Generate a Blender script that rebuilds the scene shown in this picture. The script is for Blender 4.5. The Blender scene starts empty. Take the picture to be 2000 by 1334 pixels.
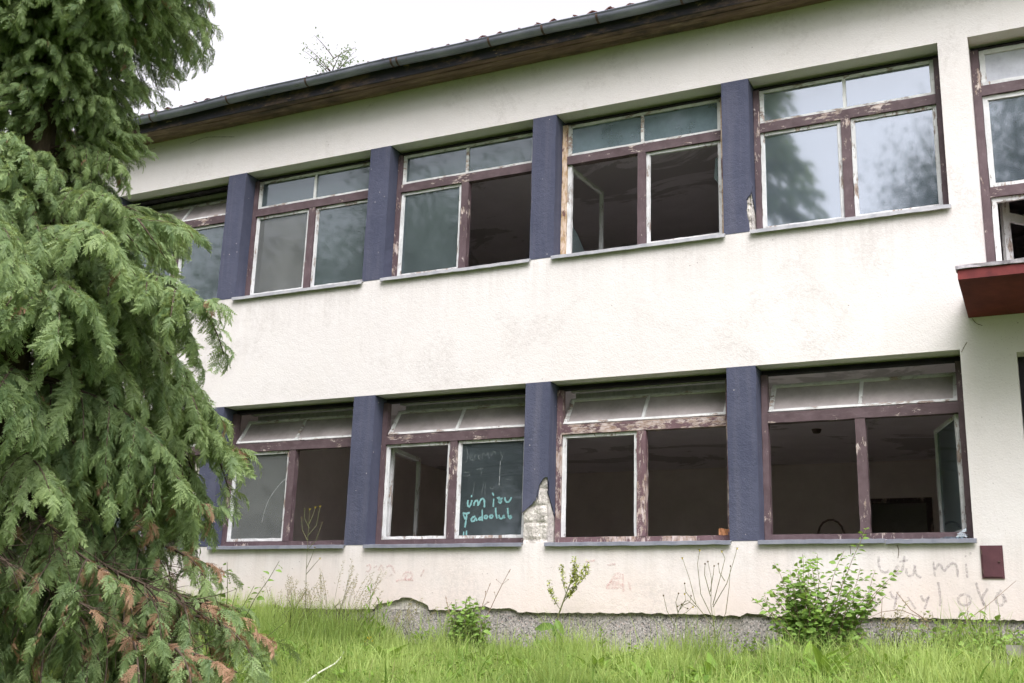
import bpy, bmesh, math, random
import numpy as np
from mathutils import Matrix, Vector, Quaternion

S = bpy.context.scene
COL = S.collection
R = math.radians
rng = np.random.default_rng(7)
random.seed(7)

# ------------------------------------------------------------------ camera
cam_data = bpy.data.cameras.new('camera')
cam = bpy.data.objects.new('camera', cam_data)
COL.objects.link(cam)
cam_data.sensor_width = 36.0
cam_data.lens = 39.83
cam_data.clip_start = 0.1
cam_data.clip_end = 2000
cam.matrix_world = Matrix((
    (0.89885208, 0.08641299, 0.42964839, 9.97226928),
    (0.43718514, -0.24517013, -0.86530963, -11.20402866),
    (0.03056296, 0.96562125, -0.25815015, -0.96179722),
    (0, 0, 0, 1)))
S.camera = cam

# ------------------------------------------------------------------ sky, sun, exposure
SUN_AZ, SUN_EL = 146.0, 56.0      # degrees clockwise from +Y, above the horizon
world = bpy.data.worlds.new('World')
S.world = world
world.use_nodes = True
wn = world.node_tree.nodes; wl = world.node_tree.links
wn.clear()
sky = wn.new('ShaderNodeTexSky')
sky.sky_type = 'NISHITA'
sky.sun_disc = False
sky.sun_elevation = R(SUN_EL)
sky.sun_rotation = R(SUN_AZ)
sky.air_density = 1.0; sky.dust_density = 3.0; sky.ozone_density = 1.0
hs = wn.new('ShaderNodeHueSaturation')           # overcast: the blue is veiled by cloud
hs.inputs['Saturation'].default_value = 0.09
bg = wn.new('ShaderNodeBackground')
bg.inputs['Strength'].default_value = 0.11
wo = wn.new('ShaderNodeOutputWorld')
wl.new(sky.outputs[0], hs.inputs['Color'])
cast = wn.new('ShaderNodeMix'); cast.data_type = 'RGBA'; cast.blend_type = 'MULTIPLY'; cast.inputs[0].default_value = 1.0
cast.inputs[7].default_value = (1.0, 0.965, 1.0, 1)
wl.new(hs.outputs[0], cast.inputs[6])
wl.new(cast.outputs[2], bg.inputs['Color'])
wl.new(bg.outputs[0], wo.inputs['Surface'])

sd = bpy.data.lights.new('sun', 'SUN')
sd.energy = 1.5
sd.angle = R(45)
sd.color = (1.0, 0.955, 0.965)
sun = bpy.data.objects.new('sun', sd)
COL.objects.link(sun)
sv = Vector((math.sin(R(SUN_AZ)) * math.cos(R(SUN_EL)), math.cos(R(SUN_AZ)) * math.cos(R(SUN_EL)), math.sin(R(SUN_EL))))
sun.rotation_euler = sv.to_track_quat('Z', 'Y').to_euler()
sun.location = (12, -20, 25)

S.view_settings.view_transform = 'Standard'
S.view_settings.look = 'None'
S.view_settings.gamma = 1.0
S.view_settings.use_curve_mapping = False
S.view_settings.exposure = 1.80
S.cycles.max_bounces = 10
S.cycles.diffuse_bounces = 8
S.cycles.glossy_bounces = 4
S.cycles.transmission_bounces = 6
S.cycles.transparent_max_bounces = 16

# ------------------------------------------------------------------ node helpers
class NT:
    def __init__(s, name):
        s.m = bpy.data.materials.new(name); s.m.use_nodes = True
        s.t = s.m.node_tree; s.t.nodes.clear()
        s.out = s.t.nodes.new('ShaderNodeOutputMaterial')
        s._co = None
    def n(s, kind, **kw):
        nd = s.t.nodes.new(kind)
        for k, v in kw.items():
            if k.startswith('i_'):
                key = k[2:]
                key = int(key) if key.isdigit() else key.replace('_', ' ')
                nd.inputs[key].default_value = v
            else: setattr(nd, k, v)
        return nd
    def l(s, a, b): s.t.links.new(a, b)
    def co(s, scale=(1, 1, 1), kind='Object'):
        if s._co is None: s._co = s.n('ShaderNodeTexCoord')
        mp = s.n('ShaderNodeMapping'); mp.inputs['Scale'].default_value = scale
        s.l(s._co.outputs[kind], mp.inputs['Vector'])
        return mp.outputs[0]
    def noise(s, scale, detail=4, rough=.6, vec=None, dist=0):
        nd = s.n('ShaderNodeTexNoise'); nd.inputs['Scale'].default_value = scale
        nd.inputs['Detail'].default_value = detail; nd.inputs['Roughness'].default_value = rough
        nd.inputs['Distortion'].default_value = dist
        s.l(vec if vec is not None else s.co(), nd.inputs['Vector'])
        return nd.outputs['Fac']
    def vor(s, scale, vec=None, out='Distance'):
        nd = s.n('ShaderNodeTexVoronoi'); nd.inputs['Scale'].default_value = scale
        s.l(vec if vec is not None else s.co(), nd.inputs['Vector'])
        return nd.outputs[out]
    def ramp(s, f, *stops):
        nd = s.n('ShaderNodeValToRGB'); el = nd.color_ramp.elements
        while len(el) > 1: el.remove(el[-1])
        for i, (p, c) in enumerate(stops):
            e = el[0] if i == 0 else el.new(p)
            e.position = p
            e.color = (c, c, c, 1) if isinstance(c, (int, float)) else (*c, 1)
        s.l(f, nd.inputs[0]); return nd.outputs[0]
    def mix(s, f, a, b, blend='MIX'):
        nd = s.n('ShaderNodeMix', data_type='RGBA', blend_type=blend)
        for sock, v in ((nd.inputs[0], f), (nd.inputs[6], a), (nd.inputs[7], b)):
            if isinstance(v, (int, float)): sock.default_value = v if sock == nd.inputs[0] else (v, v, v, 1)
            elif isinstance(v, tuple): sock.default_value = (*v, 1)
            else: s.l(v, sock)
        return nd.outputs[2]
    def math(s, op, a, b=0.0):
        nd = s.n('ShaderNodeMath', operation=op)
        for i, v in enumerate((a, b)):
            if isinstance(v, (int, float)): nd.inputs[i].default_value = v
            else: s.l(v, nd.inputs[i])
        return nd.outputs[0]
    def bump(s, h, strength=.3, dist=.01):
        nd = s.n('ShaderNodeBump'); nd.inputs['Strength'].default_value = strength
        nd.inputs['Distance'].default_value = dist
        s.l(h, nd.inputs['Height']); return nd.outputs[0]
    def pbsdf(s, color, rough=.8, normal=None, spec=.3, metal=0):
        p = s.n('ShaderNodeBsdfPrincipled')
        if isinstance(color, tuple): p.inputs['Base Color'].default_value = (*color, 1)
        else: s.l(color, p.inputs['Base Color'])
        if isinstance(rough, (int, float)): p.inputs['Roughness'].default_value = rough
        else: s.l(rough, p.inputs['Roughness'])
        p.inputs['Specular IOR Level'].default_value = spec
        p.inputs['Metallic'].default_value = metal
        if normal is not None: s.l(normal, p.inputs['Normal'])
        return p.outputs[0]
    def done(s, shader):
        s.l(shader, s.out.inputs['Surface']); return s.m
    def sep(s):
        nd = s.n('ShaderNodeSeparateXYZ'); s.l(s.co(), nd.inputs[0]); return nd.outputs
    def objrand(s):
        return s.n('ShaderNodeObjectInfo').outputs['Random']

def mat_wall():
    t = NT('cream_render')
    big = t.noise(.55, 5, .65, dist=.6)
    blot = t.noise(2.4, 5, .7)
    base = t.mix(t.ramp(big, (.35, 0), (.68, 1)), (.56, .538, .525), (.612, .594, .582))
    base = t.mix(t.math('MULTIPLY', t.ramp(blot, (.45, 0), (.75, 1)), .35), base, (.58, .55, .52))
    # vertical dirty runs
    run = t.noise(1.0, 6, .7, t.co((5, 5, .35)))
    base = t.mix(t.math('MULTIPLY', t.ramp(run, (.55, 0), (.8, 1)), .35), base, (.50, .47, .43))
    # rising damp: peach-coloured stain low on the wall
    x, y, z = t.sep()
    damp = t.math('MULTIPLY', t.ramp(t.math('MULTIPLY', t.math('ADD', z, t.noise(1.4, 5, .7)), .3333), (.34, 1), (.58, 0)), .42)
    base = t.mix(damp, base, (.58, .455, .385))
    # rain streaks washed down from the sills
    band = t.ramp(t.math('MULTIPLY', z, .142857), (0, 0), (.085, .1), (.168, 1), (.1735, 0), (.53, 0), (.631, 1), (.6355, 0))
    strk = t.ramp(t.noise(1.0, 6, .75, t.co((7, 7, .22))), (.46, 0), (.68, 1))
    base = t.mix(t.math('MULTIPLY', t.math('MULTIPLY', band, strk), .36), base, (.34, .31, .29))
    # patches worn grey where the top coat has weathered away
    worn = t.math('MULTIPLY', t.ramp(t.noise(.8, 6, .75, dist=1.0), (.52, 0), (.62, 1)), t.ramp(t.noise(30, 4, .8), (.42, 0), (.58, 1)))
    base = t.mix(t.math('MULTIPLY', worn, .42), base, (.40, .375, .36))
    # grit: dark pits in the roughcast
    pit = t.vor(42)
    gate = t.noise(4, 3, .6)
    pits = t.math('MULTIPLY', t.ramp(pit, (.10, 1), (.2, 0)), t.ramp(gate, (.42, 0), (.62, 1)))
    base = t.mix(t.math('MULTIPLY', pits, .55), base, (.30, .28, .26))
    spots = t.math('MULTIPLY', t.ramp(t.vor(7), (.03, 1), (.06, 0)), t.ramp(t.noise(3.1, 2), (.5, 0), (.56, 1)))
    base = t.mix(t.math('MULTIPLY', spots, .7), base, (.16, .14, .12))
    h = t.math('ADD', t.noise(55, 4, .7), t.math('MULTIPLY', t.noise(16, 3, .6), .8))
    nrm = t.bump(h, .34, .010)
    return t.done(t.pbsdf(base, .92, nrm, .15))

def mat_pillar():
    t = NT('slate_blue_render')
    b = t.mix(t.ramp(t.noise(2.2, 5, .7), (.3, 0), (.7, 1)), (.046, .052, .084), (.068, .074, .112))
    run = t.noise(1.0, 5, .7, t.co((9, 9, .5)))
    b = t.mix(t.math('MULTIPLY', t.ramp(run, (.48, 0), (.78, 1)), .42), b, (.125, .125, .155))
    sc = t.math('MULTIPLY', t.ramp(t.vor(13), (.05, 1), (.085, 0)), t.ramp(t.noise(2.9, 3), (.53, 0), (.58, 1)))
    b = t.mix(sc, b, (.5, .48, .45))
    h = t.math('ADD', t.noise(70, 4, .7), t.noise(22, 3, .6))
    return t.done(t.pbsdf(b, .85, t.bump(h, .5, .010), .2))

def mat_masonry():
    t = NT('bare_mortar')
    b = t.mix(t.ramp(t.noise(9, 6, .75), (.35, 0), (.65, 1)), (.48, .45, .42), (.70, .67, .62))
    pits = t.ramp(t.noise(38, 4, .8), (.34, 1), (.46, 0))
    b = t.mix(t.math('MULTIPLY', pits, .8), b, (.11, .10, .08))
    moss = t.ramp(t.noise(5.5, 4, .7), (.58, 0), (.68, 1))
    b = t.mix(t.math('MULTIPLY', moss, .5), b, (.20, .21, .10))
    h = t.math('ADD', t.noise(30, 5, .8), t.math('MULTIPLY', t.noise(8, 4, .7), 1.2))
    return t.done(t.pbsdf(b, .95, t.bump(h, .9, .03), .1))

def mat_plinth():
    t = NT('exposed_aggregate')
    c = t.vor(62, out='Color')
    g = t.n('ShaderNodeSeparateColor'); t.l(c, g.inputs[0])
    b = t.ramp(g.outputs[0], (0, (.045, .043, .045)), (.3, (.10, .095, .095)), (.34, (.33, .31, .30)), (.75, (.45, .42, .41)), (.8, (.36, .27, .24)), (1, (.52, .50, .48)))
    d = t.vor(62)
    b = t.mix(t.ramp(d, (.35, 0), (.6, 1)), b, (.24, .225, .215))
    b = t.mix(t.math('MULTIPLY', t.ramp(t.noise(1.7, 5, .7), (.45, 0), (.7, 1)), .45), b, (.17, .17, .12))
    return t.done(t.pbsdf(b, .85, t.bump(d, -.6, .01), .25))

def mat_wood_paint(name, paint, wear, bare=((.26, .19, .15), (.50, .44, .41)), seed=0.0, alongx=False):
    t = NT(name)
    tc = t.n('ShaderNodeTexCoord'); mp = t.n('ShaderNodeMapping')
    mp.inputs['Location'].default_value = (seed, seed * .7, seed * 1.3)
    t.l(tc.outputs['Object'], mp.inputs['Vector']); base_vec = mp.outputs[0]
    mp2 = t.n('ShaderNodeMapping'); mp2.inputs['Scale'].default_value = (1, 1, .33) if not alongx else (.33, 1, 1)
    t.l(base_vec, mp2.inputs['Vector']); gv = mp2.outputs[0]
    tone = t.ramp(t.noise(6, 5, .7, base_vec), (.3, 0), (.7, 1))
    p2 = tuple(min(1, c * 1.4 + .016) for c in paint)
    col = t.mix(tone, paint, p2)
    dustf = t.math('MULTIPLY', t.ramp(t.noise(24, 4, .7, gv), (.5, 0), (.72, 1)), .35)
    col = t.mix(dustf, col, tuple(min(1, c * 1.4 + .07) for c in paint))
    n1 = t.noise(24, 7, .8, gv, .3)
    n2 = t.noise(2.6, 3, .6, base_vec)
    f = t.math('ADD', n1, t.math('MULTIPLY', t.math('SUBTRACT', n2, .5), .75))
    lo = .82 - .34 * wear
    peel = t.ramp(f, (lo, 0), (lo + .025, 1))
    barecol = t.mix(t.ramp(t.noise(30, 5, .7, gv), (.38, 0), (.62, 1)), bare[0], bare[1])
    edge = t.ramp(f, (lo - .03, 0), (lo - .005, 1))
    col = t.mix(t.math('MULTIPLY', edge, .45), col, tuple(c * .6 for c in paint))
    col = t.mix(peel, col, barecol)
    grain = t.noise(90, 3, .6, gv)
    h = t.math('ADD', t.math('MULTIPLY', peel, -1.0), t.math('MULTIPLY', grain, .35))
    return t.done(t.pbsdf(col, .62, t.bump(h, .6, .004), .3))

def mat_glass(name, tint, dirt, dirtcol, ior=1.9, streak=.5):
    t = NT(name)
    tr = t.n('ShaderNodeBsdfTransparent'); tr.inputs[0].default_value = (*tint, 1)
    gl = t.n('ShaderNodeBsdfGlossy'); gl.inputs['Roughness'].default_value = .042
    gl.inputs[0].default_value = (.84, .92, 1, 1)
    wob = t.bump(t.noise(1.6, 2, .5), .02, .01)
    t.l(wob, gl.inputs['Normal'])
    fr = t.n('ShaderNodeFresnel'); fr.inputs['IOR'].default_value = ior
    m1 = t.n('ShaderNodeMixShader')
    t.l(fr.outputs[0], m1.inputs[0]); t.l(tr.outputs[0], m1.inputs[1]); t.l(gl.outputs[0], m1.inputs[2])
    df = t.n('ShaderNodeBsdfDiffuse'); df.inputs[0].default_value = (*dirtcol, 1)
    film = t.ramp(t.noise(2.2, 5, .7), (.3, .55), (.75, 1.0))
    spl = t.math('MULTIPLY', t.ramp(t.noise(26, 5, .8), (.66, 0), (.74, 1)), streak)
    fac = t.math('ADD', t.math('MULTIPLY', film, dirt), t.math('MULTIPLY', spl, .35))
    m2 = t.n('ShaderNodeMixShader')
    t.l(fac, m2.inputs[0]); t.l(m1.outputs[0], m2.inputs[1]); t.l(df.outputs[0], m2.inputs[2])
    return t.done(m2.outputs[0])

def mat_simple(name, c1, c2, scale=6, rough=.8, bumpk=.3, bscale=40, spec=.2, metal=0, stretch=(1, 1, 1)):
    t = NT(name)
    b = t.mix(t.ramp(t.noise(scale, 5, .7, t.co(stretch)), (.32, 0), (.68, 1)), c1, c2)
    return t.done(t.pbsdf(b, rough, t.bump(t.noise(bscale, 4, .7, t.co(stretch)), bumpk, .006), spec, metal))

def mat_ceiling():
    t = NT('peeling_distemper')
    b = t.mix(t.ramp(t.noise(3, 4, .6), (.3, 0), (.7, 1)), (.76, .73, .76), (.84, .81, .84))
    pe = t.ramp(t.noise(1.0, 6, .62, t.co((.55, .8, 1)), 1.0), (.54, 0), (.57, 1))
    b = t.mix(pe, b, (.55, .53, .54))
    return t.done(t.pbsdf(b, .95, None, .05))

def mat_soffit():
    t = NT('rotten_soffit_wood')
    v = t.co((.6, 5, 5))
    b = t.ramp(t.noise(3.5, 6, .7, v), (.25, (.075, .050, .042)), (.45, (.150, .098, .082)), (.6, (.215, .145, .115)), (.75, (.38, .29, .22)))
    dark = t.ramp(t.noise(1.4, 5, .7, t.co((1, 2, 2))), (.52, 0), (.66, 1))
    b = t.mix(t.math('MULTIPLY', dark, .7), b, (.04, .036, .042))
    return t.done(t.pbsdf(b, .85, t.bump(t.noise(30, 4, .7, t.co((.3, 4, 4))), .5, .006), .15))

def mat_gutter():
    t = NT('weathered_zinc')
    b = t.mix(t.ramp(t.noise(2.2, 6, .7, t.co((.8, 2, 2))), (.3, 0), (.7, 1)), (.115, .122, .17), (.26, .268, .335))
    rust = t.ramp(t.noise(5, 5, .7, t.co((1.5, 3, 3))), (.62, 0), (.72, 1))
    b = t.mix(t.math('MULTIPLY', rust, .7), b, (.10, .06, .045))
    return t.done(t.pbsdf(b, .5, t.bump(t.noise(14, 3), .15, .01), .4, .1))

def mat_leaf(name, c_old, c_new, transl=.35, rough=.55, objvar=.5):
    """foliage: a per-sprig tint goes from old to new growth; grass feet carry painted shade"""
    t = NT(name)
    at = t.n('ShaderNodeAttribute'); at.attribute_name = 'tint'
    f = t.math('ADD', t.math('MULTIPLY', at.outputs['Fac'], 1 - objvar * .5), t.math('MULTIPLY', t.objrand(), objvar * .5))
    col = t.mix(f, c_old, c_new)
    df = t.pbsdf(col, rough, None, .25)
    tl = t.n('ShaderNodeBsdfTranslucent')
    warm = t.mix(.4, col, (c_new[0] * 1.25, c_new[1] * 1.1, c_new[2] * .6))
    t.l(warm, tl.inputs[0])
    m = t.n('ShaderNodeMixShader'); m.inputs[0].default_value = transl
    t.l(df, m.inputs[1]); t.l(tl.outputs[0], m.inputs[2])
    return t.done(m.outputs[0])

def mat_stroke(name, col, cover, scale=70):
    t = NT(name)
    f = t.ramp(t.noise(scale, 4, .8), (.5 - .35 * cover, 0), (.62 - .2 * cover, 1))
    f = t.math('MULTIPLY', f, cover)
    d = t.pbsdf(col, .8, None, .1)
    tr = t.n('ShaderNodeBsdfTransparent')
    m = t.n('ShaderNodeMixShader'); t.l(f, m.inputs[0]); t.l(tr.outputs[0], m.inputs[1]); t.l(d, m.inputs[2])
    return t.done(m.outputs[0])

M = {}
M['wall'] = mat_wall()
M['pillar'] = mat_pillar()
M['masonry'] = mat_masonry()
M['plinth'] = mat_plinth()
MAR = (.064, .041, .046)
M['maroon'] = mat_wood_paint('maroon_paint', MAR, .56)
M['maroon_x'] = mat_wood_paint('maroon_paint_rail', MAR, .60, alongx=True, seed=3)
M['maroon_worn'] = mat_wood_paint('worn_maroon_paint', (.095, .055, .062), .98, ((.22, .15, .11), (.46, .40, .38)), 5)
M['maroon_worn_x'] = mat_wood_paint('worn_maroon_paint_rail', (.095, .055, .062), 1.0, ((.22, .15, .11), (.46, .40, .38)), 7, True)
M['bare_wood'] = mat_wood_paint('peeled_timber', (.11, .055, .05), 1.25, ((.33, .22, .11), (.58, .47, .38)), 11)
M['white'] = mat_wood_paint('white_paint', (.44, .45, .45), .66, ((.16, .12, .10), (.40, .33, .28)), 2)
M['white_x'] = mat_wood_paint('white_paint_rail', (.43, .44, .43), .70, ((.16, .12, .10), (.40, .33, .28)), 9, True)
M['near_black'] = mat_simple('near_black_tone', (.018, .016, .022), (.03, .026, .034), 5)  # near-black: window head shade put into the colour; also on the entrance frame
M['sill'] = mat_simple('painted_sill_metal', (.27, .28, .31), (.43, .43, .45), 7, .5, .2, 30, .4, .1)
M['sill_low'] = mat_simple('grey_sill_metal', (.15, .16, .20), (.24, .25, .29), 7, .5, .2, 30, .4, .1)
M['ceiling'] = mat_ceiling()
M['room_wall'] = mat_simple('stained_room_wall', (.62, .56, .54), (.76, .70, .67), 1.3, .95, .1)
M['room_floor'] = mat_simple('dusty_floor', (.54, .50, .48), (.66, .62, .60), 2, .9)
M['soffit'] = mat_soffit()
M['gutter'] = mat_gutter()
def mat_fascia():
    t = NT('tarred_fascia_board')
    b = t.mix(t.ramp(t.noise(2.2, 6, .75, t.co((.7, 2, 2))), (.50, 0), (.66, 1)), (.030, .029, .036), (.15, .10, .07))
    b = t.mix(t.ramp(t.noise(7, 4, .7, t.co((.8, 2, 2))), (.62, 0), (.72, 1)), b, (.30, .22, .13))
    return t.done(t.pbsdf(b, .85, t.bump(t.noise(30, 4, .7, t.co((.3, 4, 4))), .6, .006), .15))
M['fascia'] = mat_fascia()
M['bracket'] = mat_simple('rusty_steel', (.06, .04, .035), (.12, .08, .065), 20, .7)
M['tile'] = mat_simple('clay_tile', (.12, .052, .045), (.20, .092, .075), 9, .85, .4, 30)
M['red'] = mat_simple('red_slab_paint', (.085, .018, .020), (.18, .036, .034), 3.5, .7, .25, 14)
M['lead'] = mat_simple('spotted_flashing', (.09, .08, .09), (.40, .38, .40), 12, .5, .2, 30, .4, .2)
M['hatch'] = mat_simple('oxblood_metal', (.060, .022, .028), (.085, .032, .040), 9, .45, .1, 40, .4)
M['glass_clear'] = mat_glass('old_clear_glass', (.86, .90, .90), .20, (.30, .37, .46), 4.2, .25)
M['glass_dirty'] = mat_glass('dirty_glass', (.60, .66, .64), .30, (.23, .295, .30), 2.2, .45)
M['glass_frost'] = mat_glass('blue_frosted_glass', (.5, .56, .58), .62, (.20, .27, .30), 1.6, .3)
M['glass_dusty'] = mat_glass('dust_coated_glass', (.55, .56, .54), .95, (.43, .395, .385), 1.5, .1)
M['glass_pale'] = mat_glass('whitewashed_glass', (.5, .52, .52), .85, (.60, .62, .68), 1.6, .2)
M['glass_pale2'] = mat_glass('milky_scratched_glass', (.6, .63, .62), .36, (.36, .38, .37), 1.75, .12)
M['glass_slate'] = mat_glass('slate_dark_glass', (.5, .56, .58), .26, (.16, .20, .215), 1.7, .10)
M['curtain'] = mat_simple('grey_net_curtain', (.36, .37, .37), (.52, .53, .52), 3, .9, .3, 20, .1, 0, (6, 6, .6))
M['bark'] = mat_simple('fissured_bark', (.055, .040, .030), (.12, .09, .07), 9, .95, .8, 30, .1, 0, (2, 2, .5))
M['twig'] = mat_simple('thin_dead_twig', (.05, .035, .028), (.10, .075, .055), 9, .9)
M['cypress'] = mat_leaf('cypress_sprays', (.060, .118, .054), (.40, .52, .215), .36, .5, .45)
M['dead_spray'] = mat_leaf('dead_cypress_sprays', (.20, .115, .065), (.50, .33, .22), .3, .7, .3)
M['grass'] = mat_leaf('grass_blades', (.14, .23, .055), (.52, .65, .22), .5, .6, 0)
M['seed'] = mat_leaf('grass_seed_heads', (.16, .15, .07), (.30, .27, .14), .3, .7, 0)
M['weed'] = mat_leaf('weed_leaves', (.075, .150, .025), (.21, .34, .055), .4, .5, .2)
M['shrub_leaf'] = mat_leaf('shrub_leaves', (.065, .140, .032), (.24, .38, .085), .42, .5, .1)
M['dark_leaf'] = mat_leaf('broad_tree_leaves', (.022, .050, .018), (.050, .095, .028), .25, .5, .2)
M['birch_leaf'] = mat_leaf('birch_leaves', (.13, .19, .12), (.24, .32, .20), .45, .5, .1)  # distance haze put into the leaf colour, paler and greyer
M['stem'] = mat_simple('green_stem', (.08, .10, .035), (.13, .13, .06), 20, .7)
M['dry_stem'] = mat_simple('dry_stem', (.16, .11, .075), (.28, .21, .15), 20, .8)
M['yellow'] = mat_simple('yellow_petals', (.60, .46, .02), (.72, .58, .04), 30, .6)
M['bud'] = mat_simple('dark_seed_bud', (.06, .045, .03), (.14, .11, .05), 30, .8)
M['dock_seed'] = mat_leaf('dock_seed_spikes', (.22, .29, .07), (.44, .48, .15), .35, .7, 0)
M['brick'] = mat_simple('orange_brick', (.34, .15, .07), (.45, .22, .11), 25, .9, .5, 60)
M['concrete'] = mat_simple('mossy_concrete', (.15, .145, .12), (.28, .27, .24), 5, .95, .6, 30)
M['stick'] = mat_simple('bleached_stick', (.42, .44, .34), (.58, .60, .48), 14, .8)
M['marker'] = mat_stroke('turquoise_marker', (.19, .37, .37), .85, 60)
M['scratch'] = mat_stroke('pale_scratch', (.28, .32, .32), .46, 110)
M['crack'] = mat_stroke('glass_crack_line', (.50, .54, .54), .55, 60)
M['spray'] = mat_stroke('grey_spray_paint', (.32, .29, .30), .40, 45)
M['pink'] = mat_stroke('faded_pink_chalk', (.62, .40, .38), .34, 40)
M['shard'] = mat_glass('glass_shards', (.85, .9, .9), .06, (.35, .38, .38), 1.3, .1)

def mat_ground():
    t = NT('lawn_soil')
    b = t.mix(t.ramp(t.noise(1.5, 5, .7), (.35, 0), (.65, 1)), (.055, .095, .020), (.11, .165, .035))
    b = t.mix(t.math('MULTIPLY', t.ramp(t.noise(9, 4, .7), (.5, 0), (.7, 1)), .6), b, (.085, .075, .035))
    return t.done(t.pbsdf(b, .95, t.bump(t.noise(14, 5, .7), .8, .05), .1))
M['ground'] = mat_ground()

# ------------------------------------------------------------------ mesh helpers
class MB:
    def __init__(s): s.v = []; s.f = []; s.mi = []; s.tint = []
    def add(s, vs, fs, mi=0, tint=.5):
        o = len(s.v); s.v += [tuple(p) for p in vs]
        s.f += [tuple(i + o for i in f) for f in fs]; s.mi += [mi] * len(fs); s.tint += [tint] * len(vs)
        return s
    def box(s, x0, x1, y0, y1, z0, z1, mi=0):
        vs = [(x, y, z) for z in (z0, z1) for y in (y0, y1) for x in (x0, x1)]
        return s.add(vs, [(0, 2, 3, 1), (4, 5, 7, 6), (0, 1, 5, 4), (2, 6, 7, 3), (0, 4, 6, 2), (1, 3, 7, 5)], mi)
    def bar(s, x0, x1, y0, y1, z0, z1, axis=2, n=8, jit=.0015, mi=0):
        """a timber bar with slightly wavering arrises, so edges are not dead straight"""
        L = (x1 - x0, y1 - y0, z1 - z0)[axis]
        rings = []
        for i in range(n + 1):
            t = i / n
            ring = []
            for (a, b) in ((0, 0), (1, 0), (1, 1), (0, 1)):
                j = lambda: float(rng.normal(0, jit))
                if axis == 2: ring.append((x0 + (x1 - x0) * a + j(), y0 + (y1 - y0) * b + j(), z0 + L * t))
                elif axis == 0: ring.append((x0 + L * t, y0 + (y1 - y0) * a + j(), z0 + (z1 - z0) * b + j()))
                else: ring.append((x0 + (x1 - x0) * b + j(), y0 + L * t, z0 + (z1 - z0) * a + j()))
            rings.append(ring)
        vs = [p for r in rings for p in r]; fs = []
        for i in range(n):
            for k in range(4):
                fs.append((4 * i + k, 4 * i + (k + 1) % 4, 4 * i + 4 + (k + 1) % 4, 4 * i + 4 + k))
        fs += [(3, 2, 1, 0), tuple(4 * n + k for k in range(4))]
        return s.add(vs, fs, mi)
    def tube(s, pts, radii, seg=6, mi=0, tint=.5, cap=True):
        pts = [Vector(p) for p in pts]; n = len(pts)
        if isinstance(radii, (int, float)): radii = [radii] * n
        vs = []; fs = []
        ref = Vector((0, 0, 1)); d0 = (pts[-1] - pts[0])
        if d0.length > 0 and abs(d0.normalized().z) > .8: ref = Vector((1, 0, 0))
        for i in range(n):
            d = (pts[min(i + 1, n - 1)] - pts[max(i - 1, 0)])
            d = d.normalized() if d.length > 1e-9 else Vector((0, 0, 1))
            u = d.cross(ref); u = u.normalized() if u.length > 1e-6 else d.orthogonal().normalized()
            w = d.cross(u)
            for k in range(seg):
                a = 2 * math.pi * k / seg
                vs.append(pts[i] + (u * math.cos(a) + w * math.sin(a)) * radii[i])
        for i in range(n - 1):
            for k in range(seg):
                fs.append((i * seg + k, i * seg + (k + 1) % seg, (i + 1) * seg + (k + 1) % seg, (i + 1) * seg + k))
        if cap:
            fs.append(tuple(range(seg - 1, -1, -1))); fs.append(tuple((n - 1) * seg + k for k in range(seg)))
        return s.add(vs, fs, mi, tint)
    def leaf(s, p, d, up, L, W, fold=.15, mi=0, tint=.5, droop=.25):
        """a leaf: a pointed, slightly folded and drooping blade of 8 faces"""
        p = Vector(p); d = Vector(d).normalized(); up = Vector(up)
        sd = d.cross(up); sd = sd.normalized() if sd.length > 1e-5 else d.orthogonal().normalized()
        n = sd.cross(d)
        prof = ((0, .08), (.28, .85), (.55, 1.0), (.82, .55), (1, .02))
        vs = []
        for (t, w) in prof:
            c = p + d * (L * t) - n * (droop * L * t * t)
            for q in (-1, 0, 1):
                vs.append(c + sd * (q * w * W * .5) + n * (fold * W * abs(q) * w))
        fs = []
        for i in range(4):
            for k in range(2):
                fs.append((3 * i + k, 3 * i + k + 1, 3 * i + 4 + k, 3 * i + 3 + k))
        return s.add(vs, fs, mi, tint)
    def ball(s, c, r, mi=0, seg=6):
        vs = []; fs = []
        for i in range(1, 4):
            th = math.pi * i / 4
            for k in range(seg):
                a = 2 * math.pi * k / seg
                vs.append((c[0] + r * math.sin(th) * math.cos(a), c[1] + r * math.sin(th) * math.sin(a), c[2] + r * math.cos(th)))
        vs += [(c[0], c[1], c[2] + r), (c[0], c[1], c[2] - r)]
        T = len(vs) - 2
        for k in range(seg):
            k2 = (k + 1) % seg
            fs += [(T, k, k2), (k, seg + k, seg + k2, k2), (seg + k, 2 * seg + k, 2 * seg + k2, seg + k2), (2 * seg + k, T + 1, 2 * seg + k2)]
        return s.add(vs, fs, mi)
    def mesh(s, name, mats, off=(0, 0, 0)):
        me = bpy.data.meshes.new(name)
        o = Vector(off)
        me.from_pydata([tuple(Vector(p) - o) for p in s.v], [], s.f)
        for m in (mats if isinstance(mats, (list, tuple)) else [mats]): me.materials.append(m)
        if len(set(s.mi)) > 1: me.polygons.foreach_set('material_index', s.mi)
        a = me.attributes.new('tint', 'FLOAT', 'POINT'); a.data.foreach_set('value', np.array(s.tint, dtype=np.float32))
        me.update()
        return me

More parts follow.
